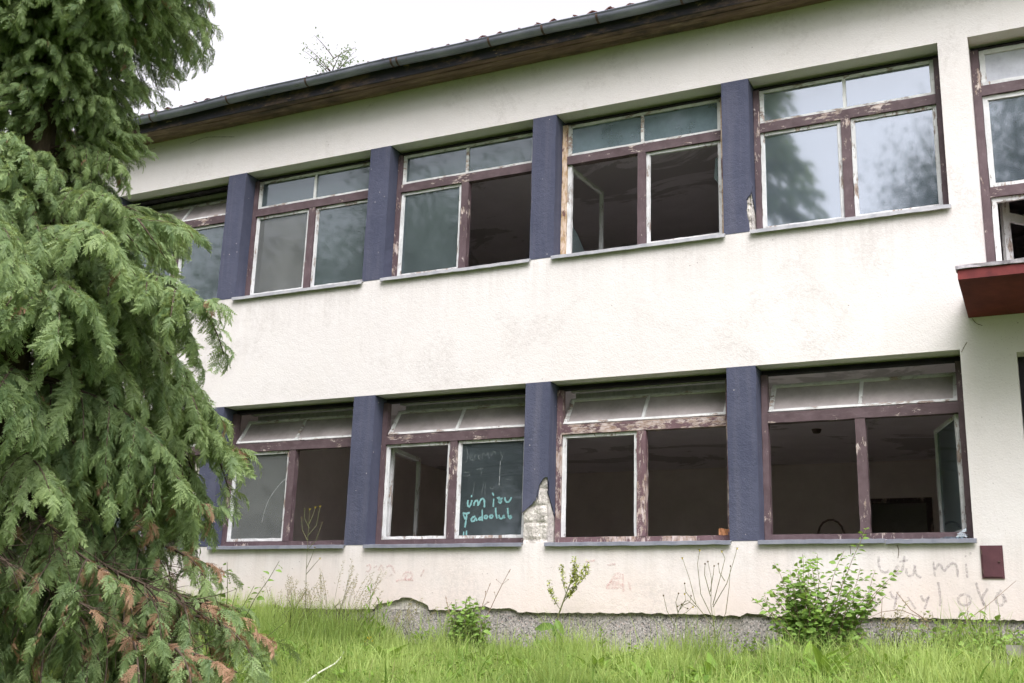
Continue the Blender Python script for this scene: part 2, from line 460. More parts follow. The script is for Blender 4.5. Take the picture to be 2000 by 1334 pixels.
def link(name, me, parent=None, loc=(0, 0, 0)):
    o = bpy.data.objects.new(name, me); COL.objects.link(o)
    o.location = loc
    if parent is not None: o.parent = parent
    return o
def tag(o, label=None, cat=None, group=None, kind=None):
    for k, v in (('label', label), ('category', cat), ('group', group), ('kind', kind)):
        if v: o[k] = v
    return o
def empty(name, loc, label, cat, group=None):
    o = bpy.data.objects.new(name, None); COL.objects.link(o); o.location = loc
    o.empty_display_size = .3
    return tag(o, label, cat, group)
def np_mesh(name, V, F, mats, tint=None, mi=None):
    """V (n,3), F (m,4) quads"""
    me = bpy.data.meshes.new(name)
    m, k = F.shape
    me.vertices.add(len(V)); me.vertices.foreach_set('co', V.astype(np.float32).ravel())
    me.loops.add(m * k); me.loops.foreach_set('vertex_index', F.astype(np.int32).ravel())
    me.polygons.add(m); me.polygons.foreach_set('loop_start', np.arange(0, m * k, k, dtype=np.int32))
    for q in (mats if isinstance(mats, (list, tuple)) else [mats]): me.materials.append(q)
    if mi is not None: me.polygons.foreach_set('material_index', mi.astype(np.int32))
    if tint is not None:
        a = me.attributes.new('tint', 'FLOAT', 'POINT'); a.data.foreach_set('value', tint.astype(np.float32))
    me.update(); me.validate()
    return me

# ------------------------------------------------------------------ ground
def gz(x, y):
    x = np.asarray(x, float); y = np.asarray(y, float)
    base = np.interp(x, [-6, 0, 2, 4, 7, 8.5, 10, 14], [-.92, -.95, -1.02, -1.13, -1.12, -1.04, -.97, -.95])
    prof = np.interp(-y, [-60, -12, 0, 1.5, 2.5, 4, 6, 9, 12, 40, 300], [.2, 0, 0, -.06, -.12, -.30, -.66, -1.15, -1.45, -2.1, -3])
    return base + prof + .03 * np.sin(x * 1.7 + y) * np.cos(y * 1.3) * (np.abs(y) > .3)

def build_ground():
    xs = np.concatenate([np.linspace(-300, -12, 14), np.linspace(-10, 16, 90), np.linspace(18, 300, 14)])
    ys = np.concatenate([np.linspace(-300, -22, 14), np.linspace(-20, 1, 75), np.linspace(3, 300, 16)])
    X, Y = np.meshgrid(xs, ys); Z = gz(X, Y)
    V = np.stack([X, Y, Z], -1).reshape(-1, 3)
    nx, ny = len(xs), len(ys)
    i = np.arange((nx - 1) * (ny - 1)); r = i // (nx - 1); c = i % (nx - 1); a = r * nx + c
    F = np.stack([a, a + 1, a + nx + 1, a + nx], -1)
    me = np_mesh('ground', V, F, M['ground'])
    me.polygons.foreach_set('use_smooth', [True] * len(me.polygons))
    tag(link('ground', me), kind='structure')
build_ground()

# ------------------------------------------------------------------ building
D = 2.3; PW = .302; XR = 9.165
L0, L1, U0, U1 = .099, 1.877, 3.339, 5.126
ZP, ZE = -.622, 5.865
XL, XE = -5.4, 15.0
BD0, BD1, BDB = 9.452, 11.3, 2.45     # balcony door opening
PO0, PO1, POT = 9.652, 13.2, 1.81     # entrance opening
FY = .19                              # front of the window frames
BASE = (2.0, .15, -1.1)
B = empty('abandoned_building', BASE, 'derelict cream rendered two storey building with slate blue pillars and broken windows', 'building')
def part(name, mb, mat, parent=None, label=None, kind=None):
    """a part of the building, given in world coordinates"""
    par = parent or B
    o = link(name, mb.mesh(name, mat, BASE), par)
    if label: o['label'] = label
    if kind: o['kind'] = kind
    return o

# --- front wall: one sheet of plaster and masonry with real openings and reveals
def front_wall():
    mb = MB()
    openings = [(-4.6, XR, L0, L1), (-4.6, XR, U0, U1), (BD0, BD1, BDB, U1), (PO0, PO1, -.622, POT)]
    T = .30
    xb = sorted({XL, XE, -4.6, XR, BD0, BD1, PO0, PO1})
    zb = sorted({-.60, L0, L1, U0, U1, BDB, POT, ZE + .02})
    def is_open(x, z): return any(a < x < b and c < z < d for a, b, c, d in openings)
    for i in range(len(xb) - 1):
        for j in range(len(zb) - 1):
            xm = (xb[i] + xb[i + 1]) / 2; zm = (zb[j] + zb[j + 1]) / 2
            if is_open(xm, zm): continue
            a, b, c, d = xb[i], xb[i + 1], zb[j], zb[j + 1]
            if zb[j] <= -.599: continue                       # the lowest strip is built below with its ragged edge
            mb.add([(a, 0, c), (b, 0, c), (b, 0, d), (a, 0, d)], [(0, 1, 2, 3)])
            mb.add([(a, T, c), (b, T, c), (b, T, d), (a, T, d)], [(3, 2, 1, 0)])
    for a, b, c, d in openings:
        mb.add([(a, 0, c), (a, T, c), (a, T, d), (a, 0, d)], [(3, 2, 1, 0)])
        mb.add([(b, 0, c), (b, T, c), (b, T, d), (b, 0, d)], [(0, 1, 2, 3)])
        mb.add([(a, 0, d), (b, 0, d), (b, T, d), (a, T, d)], [(0, 1, 2, 3)])
        mb.add([(a, 0, c), (b, 0, c), (b, T, c), (a, T, c)], [(3, 2, 1, 0)])
    # lower strip: ragged bottom edge and two chips
    chips = [[(2.76, ZP), (2.782, -.573), (2.976, -.538), (3.097, -.498), (3.205, -.484), (3.314, -.515), (3.469, -.571), (3.49, ZP)],
             [(4.02, ZP), (4.075, -.580), (4.193, -.574), (4.311, -.600), (4.484, -.585), (4.571, ZP)],
             [(7.0, ZP), (7.04, -.605), (7.2, -.60), (7.26, ZP)], [(1.2, ZP), (1.24, -.60), (1.4, -.59), (1.5, ZP)]]
    def zbot(x):
        for c in chips:
            if c[0][0] <= x <= c[-1][0]:
                return float(np.interp(x, [p[0] for p in c], [p[1] for p in c])) + float(rng.normal(0, .004))
        return ZP + float(rng.normal(0, .005)) + .006 * math.sin(x * 2.3)
    xs = list(np.arange(XL, PO0, .035)) + [PO0]
    for c in chips: xs += [p[0] for p in c]
    xs = sorted(set(round(float(x), 4) for x in xs))
    zs = [zbot(x) for x in xs]
    n = len(xs); vs = []
    for x, z in zip(xs, zs): vs += [(x, 0, L0), (x, 0, z), (x, .034, z + .006), (x, .034, L0)]
    fs = []
    for i in range(n - 1):
        a = 4 * i; b = a + 4
        fs += [(a + 1, b + 1, b, a), (a + 2, b + 2, b + 1, a + 1)]
    mb.add(vs, fs)
    mb.add([(XL, .3, ZP), (PO0, .3, ZP), (PO0, .3, L0), (XL, .3, L0)], [(3, 2, 1, 0)])
    mb.add([(PO0, 0, ZP), (PO0, .3, ZP), (PO0, .3, L0), (PO0, 0, L0)], [(0, 1, 2, 3)])
    mb.add([(PO1, 0, ZP), (XE, 0, ZP), (XE, 0, L0), (PO1, 0, L0)], [(0, 1, 2, 3)])
    mb.add([(PO1, 0, ZP), (PO1, .3, ZP), (PO1, .3, L0), (PO1, 0, L0)], [(3, 2, 1, 0)])
    part('front_wall', mb, M['wall'])
front_wall()

def rough_patch(name, x0, x1, y, z0, z1, amp, nx, nz, mat, smooth=False):
    X, Z = np.meshgrid(np.linspace(x0, x1, nx), np.linspace(z0, z1, nz))
    Y = y + rng.normal(0, amp, X.shape)
    V = np.stack([X, Y, Z], -1).reshape(-1, 3) - np.array(BASE)
    i = np.arange((nx - 1) * (nz - 1)); r = i // (nx - 1); c = i % (nx - 1); a = r * nx + c
    F = np.stack([a, a + 1, a + nx + 1, a + nx], -1)
    return link(name, np_mesh(name, V, F, mat), B)
rough_patch('bare_masonry', XL, PO0 - .01, .040, ZP - .02, -.42, .004, 330, 8, M['masonry'])
mb = MB(); mb.box(XL, PO0, .046, .30, -2.2, ZP + .012); mb.box(PO1, XE, .046, .30, -2.2, ZP); part('plinth', mb, M['plinth'])
# the plinth's face, a little uneven
rough_patch('plinth_facing', XL, PO0, .036, -1.6, ZP + .004, .0025, 300, 14, M['plinth'])

# --- side and back walls, floors, ceilings, partitions
DEP = 9.0
mb = MB()
mb.box(XL, XL + .3, .302, DEP, -2.2, ZE); mb.box(XE - .3, XE, .302, DEP, -2.2, ZE); mb.box(XL + .301, XE - .301, DEP - .3, DEP - .001, -2.2, ZE)
part('outer_wall', mb, M['wall'])
def slab(name, z0, z1, mat, x0=XL + .302, x1=XE - .302, y1=DEP - .302): 
    mb = MB(); mb.box(x0, x1, .303, y1, z0, z1); return part(name, mb, mat)
slab('ground_floor', -1.0, -.78, M['room_floor'])
slab('ceiling', 2.06, 2.20, M['ceiling'])
slab('upper_floor', 2.204, 2.36, M['room_floor'])
slab('ceiling', 5.40, 5.6, M['ceiling'])
YB = 7.6
for (z0, z1) in ((-.776, 2.058), (2.362, 5.398)):
    # corridor wall with a doorway behind the right-hand room
    mb = MB()
    dx0, dx1, dz = (7.03, 7.98, 1.40) if z0 < 0 else (3.0, 3.95, z0 + 2.1)
    mb.box(XL + .303, dx0, YB, YB + .14, z0, z1); mb.box(dx1, XE - .303, YB, YB + .14, z0, z1); mb.box(dx0, dx1, YB, YB + .14, dz, z1)
    part('room_wall', mb, M['room_wall'])
    mb = MB()
    mb.box(dx0 - .07, dx0 + .02, YB - .02, YB - .002, z0, dz + .06); mb.box(dx1 - .02, dx1 + .07, YB - .02, YB - .002, z0, dz + .06); mb.box(dx0 + .021, dx1 - .021, YB - .02, YB - .002, dz - .02, dz + .06)
    part('door_casing', mb, M['maroon'])
    for xp in (-2.45, -.35, 9.29) if z0 < 0 else (-.15, 9.29):
        mb = MB(); mb.box(xp, xp + .14, .304, YB - .003, z0, z1); part('partition_wall', mb, M['room_wall'])
# ceiling lamp roses in the rooms
for (x, y, z) in ((6.9, 4.6, 2.058), (4.3, 4.6, 2.058), (6.2, 4.2, 5.398)):
    mb = MB(); mb.tube([(x, y, z), (x, y, z - .05)], [.07, .05], 10); part('lamp_rose', mb, M['bracket'])
mb = MB()
mb.tube([(7.30 + .16 * math.cos(a), 3.2, .45 + .20 * math.sin(a)) for a in np.linspace(-.2, math.pi + .2, 10)], .014, 6)
mb.box(7.10, 7.5, 3.05, 3.45, .34, .38); mb.box(7.12, 7.15, 3.07, 3.10, -.77, .34); mb.box(7.45, 7.48, 3.07, 3.10, -.77, .34); mb.box(7.12, 7.15, 3.40, 3.43, -.77, .34); mb.box(7.45, 7.48, 3.40, 3.43, -.77, .34)
ch = link('chair', mb.mesh('chair', M['bracket'], (7.3, 3.25, -.776)), None, (7.3, 3.25, -.776))
tag(ch, 'dark metal chair left in the ground floor room behind the rightmost open window', 'chair')

# --- pillars
CHIP_Q2 = [(4.605, .434), (4.658, .478), (4.69, .505), (4.723, .54), (4.78, .576), (4.766, .61), (4.77, .648), (4.793, .711), (4.806, .75), (4.824, .77), (4.848, .80), (4.873, .81), (4.898, .783), (4.92, .745), (4.941, .699), (4.967, .661)]
CHIP_P3 = [(7.202, 3.90), (7.222, 3.858), (7.21, 3.82), (7.194, 3.77), (7.17, 3.735), (7.149, 3.703), (7.153, 3.65), (7.146, 3.593), (7.15, 3.54), (7.161, 3.481), (7.168, 3.42), (7.175, U0)]
def pillar(k, lower):
    x0 = k * D; x1 = x0 + PW; z0, z1 = (L0, L1) if lower else (U0, U1)
    mb = MB(); y = -.003; T = .022
    core = None
    if k == 2 and lower:
        outl = [(x0, z1), (x0, CHIP_Q2[0][1])]
        pts = []
        for a, b in zip(CHIP_Q2, CHIP_Q2[1:]):
            pts += [a, ((a[0] + b[0]) / 2 + float(rng.normal(0, .006)), (a[1] + b[1]) / 2 + float(rng.normal(0, .006)))]
        pts += [CHIP_Q2[-1]]
        pts[0] = (x0, pts[0][1])
        # front skin as quads between the chip edge and the pillar top
        pts = sorted([(min(max(p[0], x0), x1), p[1]) for p in pts]); pts.append((x1, .655))
        vs = []; fs = []
        for (px, pz) in pts: vs += [(px, y, pz), (px, y, z1), (px, y + T, pz + .004)]
        for i in range(len(pts) - 1):
            a = 3 * i; b = a + 3
            fs += [(a, b, b + 1, a + 1), (a + 2, b + 2, b, a)]
        mb.add(vs, fs)
        zc = .655
        mb.add([(x1, y, zc), (x1, .29, .30), (x1, .29, z1), (x1, y, z1)], [(0, 1, 2, 3)])
        mb.add([(x1, y, zc), (x1, .29, .30), (x1 - .02, .29, .30), (x1 - .02, y + .02, zc)], [(0, 1, 2, 3)])
        mb.add([(x0, y, CHIP_Q2[0][1]), (x0, .29, .2), (x0, .29, z1), (x0, y, z1)], [(3, 2, 1, 0)])
        core = (x0 + .006, x1 - .012, z0, z1 - .3)
    elif k == 3 and not lower:
        pts = []
        for a, b in zip(CHIP_P3, CHIP_P3[1:]):
            pts += [a, ((a[0] + b[0]) / 2 + float(rng.normal(0, .004)), (a[1] + b[1]) / 2)]
        pts.append(CHIP_P3[-1])
        vs = []; fs = []
        for (px, pz) in pts: vs += [(px, y, pz), (x0, y, pz), (px + .004, y + T, pz)]
        for i in range(len(pts) - 1):
            a = 3 * i; b = a + 3
            fs += [(a + 1, b + 1, b, a), (a, b, b + 2, a + 2)]
        mb.add(vs, fs)
        zc = 3.90
        mb.add([(x0, y, zc), (x1, y, zc), (x1, y, z1), (x0, y, z1)], [(0, 1, 2, 3)])
        mb.add([(x1, y, zc), (x1, .10, 3.72), (x1, .29, 3.5), (x1, .29, z1), (x1, y, z1)], [(0, 1, 2, 3, 4)])
        mb.add([(x1, y, zc), (x1, .10, 3.72), (x1 - .02, .10, 3.72), (x1 - .02, y + .02, zc)], [(0, 1, 2, 3)])
        mb.add([(x0, y, z0), (x0, .29, z0), (x0, .29, z1), (x0, y, z1)], [(3, 2, 1, 0)])
        core = (x0 + .1, x1 - .010, z0, 4.1)
    else:
        n = 10
        zz = np.linspace(z0, z1, n + 1); vs = []; fs = []
        for z in zz:
            j = lambda: float(rng.normal(0, .0022))
            vs += [(x0 + j(), .29, z), (x0 + j(), y, z), (x1 + j(), y, z), (x1 + j(), .29, z)]
        for i in range(n):
            a = 4 * i; b = a + 4
            fs += [(a, a + 1, b + 1, b)[::-1] and (a + 1, a, b, b + 1)[::-1], (a + 1, a + 2, b + 2, b + 1), (a + 2, a + 3, b + 3, b + 2)]
        mb.add(vs, fs)
    o = part('pillar', mb, M['pillar'])
    if core:
        cx0, cx1, cz0, cz1 = core
        X, Z = np.meshgrid(np.linspace(cx0, cx1, 40), np.linspace(cz0, cz1, 90))
        blk = .007 * np.sin(Z * 34) * (np.sin(Z * 34) < -.86)            # block joints sunk between courses
        Y = .024 + blk * -1.6 + rng.normal(0, .0035, X.shape) + .006 * np.sin(X * 31 + Z * 13) 
        Y += np.where(X > cx1 - .012, .02, 0)
        V = np.stack([X, Y, Z], -1).reshape(-1, 3)
        i = np.arange(39 * 89); r = i // 39; c = i % 39; a = r * 40 + c
        F = np.stack([a, a + 1, a + 41, a + 40], -1)
        # return face beside the window
        Y2, Z2 = np.meshgrid(np.linspace(.035, .29, 20), np.linspace(cz0, cz1, 60))
        X2 = cx1 + rng.normal(0, .003, Y2.shape)
        V2 = np.stack([X2, Y2, Z2], -1).reshape(-1, 3)
        i = np.arange(19 * 59); r = i // 19; c = i % 19; a = r * 20 + c
        F2 = np.stack([a, a + 1, a + 21, a + 20], -1) + len(V)
        me = np_mesh('exposed_masonry', np.concatenate([V, V2]) - np.array(BASE), np.concatenate([F, F2]), M['masonry'])
        q = link('exposed_masonry', me, o)
    return o
for k in range(-2, 4):
    pillar(k, True); pillar(k, False)

# ------------------------------------------------------------------ windows
def ring(mb, x0, x1, y0, y1, z0, z1, w, n=8, jit=.0015, xf=None, bottom=True):
    t = MB()
    t.bar(x0, x0 + w, y0, y1, z0, z1, 2, n, jit)
    t.bar(x1 - w, x1, y0, y1, z0, z1, 2, n, jit)
    t.bar(x0 + w, x1 - w, y0 + .001, y1 - .001, z1 - w, z1 - .0005, 0, n, jit)
    if bottom: t.bar(x0 + w, x1 - w, y0 + .001, y1 - .001, z0 + .0005, z0 + w, 0, n, jit)
    # putty bead inside the rebate
    t.box(x0 + w, x0 + w + .008, y0 + .014, y0 + .024, z0 + w, z1 - w); t.box(x1 - w - .008, x1 - w, y0 + .014, y0 + .024, z0 + w, z1 - w)
    if xf: t.v = [xf(p) for p in t.v]
    mb.add(t.v, t.f)
def pane_mesh(mb, x0, x1, y, z0, z1, xf=None):
    vs = [(x0, y, z0), (x1, y, z0), (x1, y, z1), (x0, y, z1), (x0, y + .004, z0), (x1, y + .004, z0), (x1, y + .004, z1), (x0, y + .004, z1)]
    if xf: vs = [xf(p) for p in vs]
    mb.add(vs, [(0, 1, 2, 3), (7, 6, 5, 4), (0, 4, 5, 1), (1, 5, 6, 2), (2, 6, 7, 3), (3, 7, 4, 0)])
def rot_v(px, py, ang):
    c, s_ = math.cos(ang), math.sin(ang)
    return lambda p: (px + (p[0] - px) * c - (p[1] - py) * s_, py + (p[0] - px) * s_ + (p[1] - py) * c, p[2])
def rot_h(py, pz, ang):
    """tilt about a horizontal hinge: positive angle leans the top inwards"""
    c, s_ = math.cos(ang), math.sin(ang)
    return lambda p: (p[0], py + (p[1] - py) * c + (p[2] - pz) * s_, pz - (p[1] - py) * s_ + (p[2] - pz) * c)

def window(k, lower, spec, x0=None, x1=None):
    z0, z1 = (L0, L1) if lower else (U0, U1)
    if x0 is None: x0 = k * D + PW
    if x1 is None: x1 = min((k + 1) * D, XR)
    mar = M['maroon_worn'] if spec.get('worn') else M['maroon']
    marx = M['maroon_worn_x'] if spec.get('worn') else M['maroon_x']
    y0, y1 = FY, FY + .085
    g = .004
    mb = MB()
    mb.bar(x0 + g, x0 + .068, y0, y1, z0 + .005, z1 - .064, 2, 12, .0014)
    mb.bar(x1 - .068, x1 - g, y0, y1, z0 + .005, z1 - .064, 2, 12, .0014)
    mb.bar(x0 + .0685, x1 - .0685, y0 + .002, y1, z0 + .012, z0 + .078, 0, 10, .0016)
    w = part('window', mb, spec.get('jamb', mar))
    # added near-black strip over the frame: shade under the head put into its colour
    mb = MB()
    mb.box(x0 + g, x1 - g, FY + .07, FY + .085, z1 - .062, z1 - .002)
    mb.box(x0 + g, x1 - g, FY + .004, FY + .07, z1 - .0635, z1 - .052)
    part('painted_head_shade', mb, M['near_black'], w)
    xc = (x0 + x1) / 2
    tz0 = z0 + 1.207; tz1 = z0 + 1.314
    mb = MB(); mb.bar(x0 + .0685, x1 - .0685, y0 - .004, y1 - .002, tz0, tz1, 0, 14, .0018); part('transom', mb, marx, w)
    mb = MB(); mb.bar(xc - .049, xc + .049, y0 - .002, y1 - .003, z0 + .0785, tz0 - .0005, 2, 12, .0018); part('mullion', mb, mar, w)
    # fanlight
    hx0, hx1, hz0, hz1 = x0 + .071, x1 - .071, tz1 + .003, z1 - .066
    xf = rot_h(FY + .05, hz0, R(spec['hopper'])) if spec.get('hopper') else None
    sy0, sy1 = FY + .022, FY + .066
    mb = MB(); ring(mb, hx0, hx1, sy0, sy1, hz0, hz1, .034, 8, .0014, xf)
    t = MB(); t.bar(xc - .017, xc + .017, sy0 + .003, sy1 - .004, hz0 + .034, hz1 - .034, 2, 6, .0012)
    if xf: t.v = [xf(p) for p in t.v]
    mb.add(t.v, t.f)
    part('fanlight_frame', mb, M['white_x'], w)
    for (a, b) in ((hx0 + .034, xc - .017), (xc + .017, hx1 - .034)):
        mb = MB(); pane_mesh(mb, a, b, sy0 + .022, hz0 + .034, hz1 - .034, xf)
        part('pane', mb, M[spec.get('top', 'glass_dirty')], w)
    # two casements
    for side, (a, b) in (('l', (x0 + .071, xc - .052)), ('r', (xc + .052, x1 - .071))):
        c = spec.get(side)
        if c is None: continue
        cz0, cz1 = z0 + .081, tz0 - .003
        xf = None
        if c.get('open'):
            xf = rot_v(a, FY + .06, R(c['open'])) if side == 'l' else rot_v(b, FY + .06, R(-c['open']))
        sw = c.get('w', .034)
        if c.get('frame', True):
            mb = MB(); ring(mb, a, b, sy0, sy1, cz0, cz1, sw, 12, .0016, xf, c.get('bottom', True))
            part('casement', mb, c.get('mat', M['white']), w)
        if c.get('stub'):      # only the hinge stile with its bare edge is left in the opening
            mb = MB(); mb.bar(a, a + .05, sy0, sy1, cz0, cz1, 2, 12, .002); part('stile', mb, M['white'], w)
        if c.get('glass'):
            mb = MB(); pane_mesh(mb, a + sw, b - sw, sy0 + .022, cz0 + sw, cz1 - sw, xf)
            part('pane', mb, M[c['glass']], w)
        if c.get('shard'):
            for poly in c['shard']:
                q = [(a + sw + (b - a - 2 * sw) * u, sy0 + .022, cz0 + sw + (cz1 - cz0 - 2 * sw) * v) for u, v in poly]
                if xf: q = [xf(p) for p in q]
                n = len(q); back = [(p[0], p[1] + .004, p[2]) for p in q]
                mb = MB(); mb.add(q + back, [tuple(range(n)), tuple(range(2 * n - 1, n - 1, -1))] + [(i, (i + 1) % n, n + (i + 1) % n, n + i) for i in range(n)])
                part('broken_pane', mb, M['glass_dirty'], w)
        if c.get('curtain'):
            n = 40; vs = []; fs = []
            fx0, fx1 = c['curtain']
            for i in range(n + 1):
                xx = a + (b - a) * (fx0 + (fx1 - fx0) * i / n); yy = FY + .17 + .018 * math.sin(i * 1.3) + .012 * math.sin(i * .47)
                vs += [(xx, yy, z0 - .2), (xx + .01 * math.sin(i), yy + .02, cz1 + .05)]
            for i in range(n): fs.append((2 * i, 2 * i + 2, 2 * i + 3, 2 * i + 1))
            mb = MB(); mb.add(vs, fs); part('curtain', mb, M['curtain'], w)
        if c.get('hinges', True) and c.get('frame', True):
            hx = a - .004 if side == 'l' else b + .004
            mb = MB()
            for hz in (cz0 + .2, cz1 - .2): mb.tube([(hx, sy0 - .006, hz - .04), (hx, sy0 - .006, hz + .04)], .007, 6)
            part('hinge', mb, M['bracket'], w, kind='stuff')
        if c.get('inner'):     # the inner casement of the double window, swung open into the room
            xi = rot_v(a, FY + .16, R(c['inner']))
            mb = MB(); ring(mb, a, b, FY + .15, FY + .19, cz0, cz1, .05, 6, .001, xi); part('inner_casement', mb, M['white'], w)
    # curtain rail / blind box seen through the open fanlights
    if spec.get('rail'):
        mb = MB(); mb.box(x0 + .03, x1 - .03, .52, .60, z1 - .02, z1 + .04); mb.box(x0 + .03, x1 - .03, .66, .72, z1 - .10, z1 + .02)
        part('curtain_rail', mb, M['curtain'], w)
    # sill flashing
    so = spec.get('sill', (x0 - .012, x1 + .02))
    mb = MB()
    n = 24
    for xa, xb2 in ([so] if not spec.get('split') else [(so[0], so[0] + (so[1] - so[0]) * .60), (so[0] + (so[1] - so[0]) * .603, so[1])]):
        dz = 0 if xa == so[0] else -.006
        zt = z0 + .004
        prof = [(FY + .0, zt + .014), (-.038, zt - .001), (-.046, zt - .004), (-.046, zt - .042), (-.036, zt - .044), (-.036, zt - .012), (FY + .0, zt + .006)]
        vs = []; fs = []
        for i in range(n + 1):
            xx = xa + (xb2 - xa) * i / n
            sag = float(rng.normal(0, .0016))
            vs += [(xx, yy, zz + (sag if yy < 0 else 0) + dz) for yy, zz in prof]
        m_ = len(prof)
        for i in range(n):
            for q in range(m_):
                fs.append((i * m_ + q, i * m_ + (q + 1) % m_, (i + 1) * m_ + (q + 1) % m_, (i + 1) * m_ + q))
        fs += [tuple(range(m_ - 1, -1, -1)), tuple(n * m_ + q for q in range(m_))]
        mb.add(vs, fs)
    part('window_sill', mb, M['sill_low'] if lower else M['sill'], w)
    return w

G = lambda **k: k
hop = 33
window(-2, False, G(l=G(glass='glass_dirty'), r=G(glass='glass_dirty')))
window(-1, False, G(hopper=hop, top='glass_dusty', rail=True, l=G(glass='glass_dirty'), r=G(glass='glass_dirty')))
window(0, False, G(l=G(glass='glass_pale2', curtain=(-.05, .99)), r=G(glass='glass_dirty')))
window(1, False, G(l=G(glass='glass_dirty')))
window(2, False, G(jamb=M['bare_wood'], top='glass_frost',
       l=G(open=86, stub=True, hinges=False, shard=[[(0, 0), (.55, 0), (.45, .15), (.2, .3), (0, .36)]]),
       r=G(shard=[[(.93, .62), (1, .55), (1, .86), (.95, .84)]])))
window(3, False, G(l=G(glass='glass_clear'), r=G(glass='glass_clear'), top='glass_clear'))
window(-2, True, G(hopper=hop, top='glass_dusty', l=G(glass='glass_dirty'), r=G(glass='glass_dirty')))
window(-1, True, G(hopper=hop, top='glass_dusty', l=G(glass='glass_dirty')))
W0 = window(0, True, G(hopper=hop, top='glass_dusty', rail=True, l=G(glass='glass_pale2')))
W1 = window(1, True, G(hopper=hop, top='glass_dusty', rail=True, l=G(inner=98), r=G(glass='glass_slate')))
W2 = window(2, True, G(hopper=hop, top='glass_dusty', rail=True, worn=True, l=G(mat=M['white'], bottom=False, hinges=False)))
W3 = window(3, True, G(hopper=hop, top='glass_dusty', split=True, sill=(7.192, 9.19), jamb=M['maroon'],
       r=G(open=71, shard=[[(.0, .10), (.12, .0), (1, 0), (1, 1), (0, 1)]])))

# --- handwriting: marker and scratches on the panes, spray and chalk on the wall
def strokes(name, lines, w, mat, plane_y, parent, label=None, jit=.0):
    mb = MB()
    for pts in lines:
        # smooth the polyline (Chaikin)
        P = [np.array(p, float) for p in pts]
        for _ in range(2):
            if len(P) < 3: break
            Q = [P[0]]
            for a, b in zip(P, P[1:]): Q += [a * .75 + b * .25, a * .25 + b * .75]
            P = Q + [P[-1]]
        dep = float(rng.uniform(0, .0006))
        vs = []
        for i, p in enumerate(P):
            d = P[min(i + 1, len(P) - 1)] - P[max(i - 1, 0)]
            d = d / (np.linalg.norm(d) + 1e-9); nrm = np.array([-d[1], d[0]])
            ww = w * (.5 + .12 * math.sin(i * 1.9)) * (.75 if i in (0, len(P) - 1) else 1)
            for q in (1, -1):
                c = p + nrm * ww * q
                vs.append((c[0], plane_y - dep, c[1]))
        fs = [(2 * i, 2 * i + 1, 2 * i + 3, 2 * i + 2) for i in range(len(P) - 1)]
        mb.add(vs, fs)
    o = part(name, mb, mat, parent, label)
    return o
PANE_Y = FY + .022 + .022 - .0015
def grid(pts, sx, ox, oy, conv):
    return [[conv(ox + a / sx, oy + b / sx) for a, b in ln] for ln in pts]
# measured on the pane: zoomed picture units -> metres on the glass, by its four corners
def bilin(c00, c10, c01, c11, X0, X1, Z0, Z1):
    """corner picture points (top-left, top-right, bottom-left, bottom-right) -> X/Z on the pane"""
    c = [np.array(q, float) for q in (c00, c10, c01, c11)]
    def f(a, b):
        u = v = .5
        for _ in range(12):
            p = c[0] * (1 - u) * (1 - v) + c[1] * u * (1 - v) + c[2] * (1 - u) * v + c[3] * u * v
            du = (c[1] - c[0]) * (1 - v) + (c[3] - c[2]) * v; dv = (c[2] - c[0]) * (1 - u) + (c[3] - c[1]) * u
            J = np.stack([du, dv], -1); dlt = np.linalg.solve(J, np.array([a, b]) - p); u += dlt[0]; v += dlt[1]
        return (X0 + (X1 - X0) * u, Z1 + (Z0 - Z1) * v)
    return f
xc1 = (D + PW + 2 * D) / 2
f2 = bilin((75, 175), (765, 110), (30, 1190), (740, 1175), xc1 + .092, 2 * D - .111, L0 + .121, L0 + 1.164)
mk = [[(140, 800), (132, 850), (150, 880), (168, 855), (185, 800)], [(180, 742), (178, 768)],
      [(205, 862), (212, 820), (238, 796), (255, 822), (250, 862)], [(262, 850), (275, 805), (300, 775), (326, 792), (325, 880)],
      [(430, 778), (424, 870)], [(415, 712), (430, 745)],
      [(465, 772), (505, 762), (478, 800), (520, 798), (505, 832), (480, 808), (528, 768)], [(553, 762), (558, 805), (590, 818), (612, 795), (626, 758)],
      [(78, 945), (120, 952), (158, 938)], [(125, 950), (118, 1015), (103, 1105)], [(84, 960), (108, 1015)],
      [(222, 978), (182, 995), (172, 1030), (205, 1040), (228, 990), (240, 1032)], [(300, 905), (302, 1032)], [(298, 985), (262, 998), (262, 1022), (300, 1008)],
      [(345, 965), (318, 985), (340, 1008), (366, 985), (345, 965)], [(405, 960), (380, 980), (400, 1002), (425, 978), (405, 960)],
      [(452, 880), (452, 940), (468, 1002)], [(488, 958), (495, 1000), (530, 1002), (540, 955), (550, 1000)], [(585, 880), (590, 950), (603, 1002), (632, 990), (612, 962)],
      [(90, 1150), (87, 1192)], [(122, 1140), (120, 1188)]]
strokes('marker_writing', [[f2(*p) for p in l] for l in mk], .021, M['marker'], PANE_Y - .001, W1, 'turquoise marker handwriting on the glass')
sc = [[(120, 205), (138, 270), (130, 365), (85, 385)], [(165, 320), (190, 300), (180, 270), (155, 300), (170, 350), (200, 345)], [(212, 350), (212, 290), (245, 285)], [(255, 325), (285, 300), (272, 275), (252, 305), (275, 345)],
      [(300, 335), (305, 250), (340, 300), (360, 250), (380, 320)], [(400, 300), (420, 250), (445, 240), (455, 280)], [(500, 235), (520, 290)], [(545, 240), (515, 340)],
      [(235, 455), (315, 435)], [(285, 420), (290, 508)], [(215, 600), (190, 742)], [(318, 600), (290, 742)], [(335, 615), (330, 750)],
      [(400, 640), (390, 670), (430, 660), (425, 640)], [(480, 640), (530, 650)], [(90, 490), (160, 485)], [(100, 535), (165, 520)], [(560, 560), (640, 545)]]
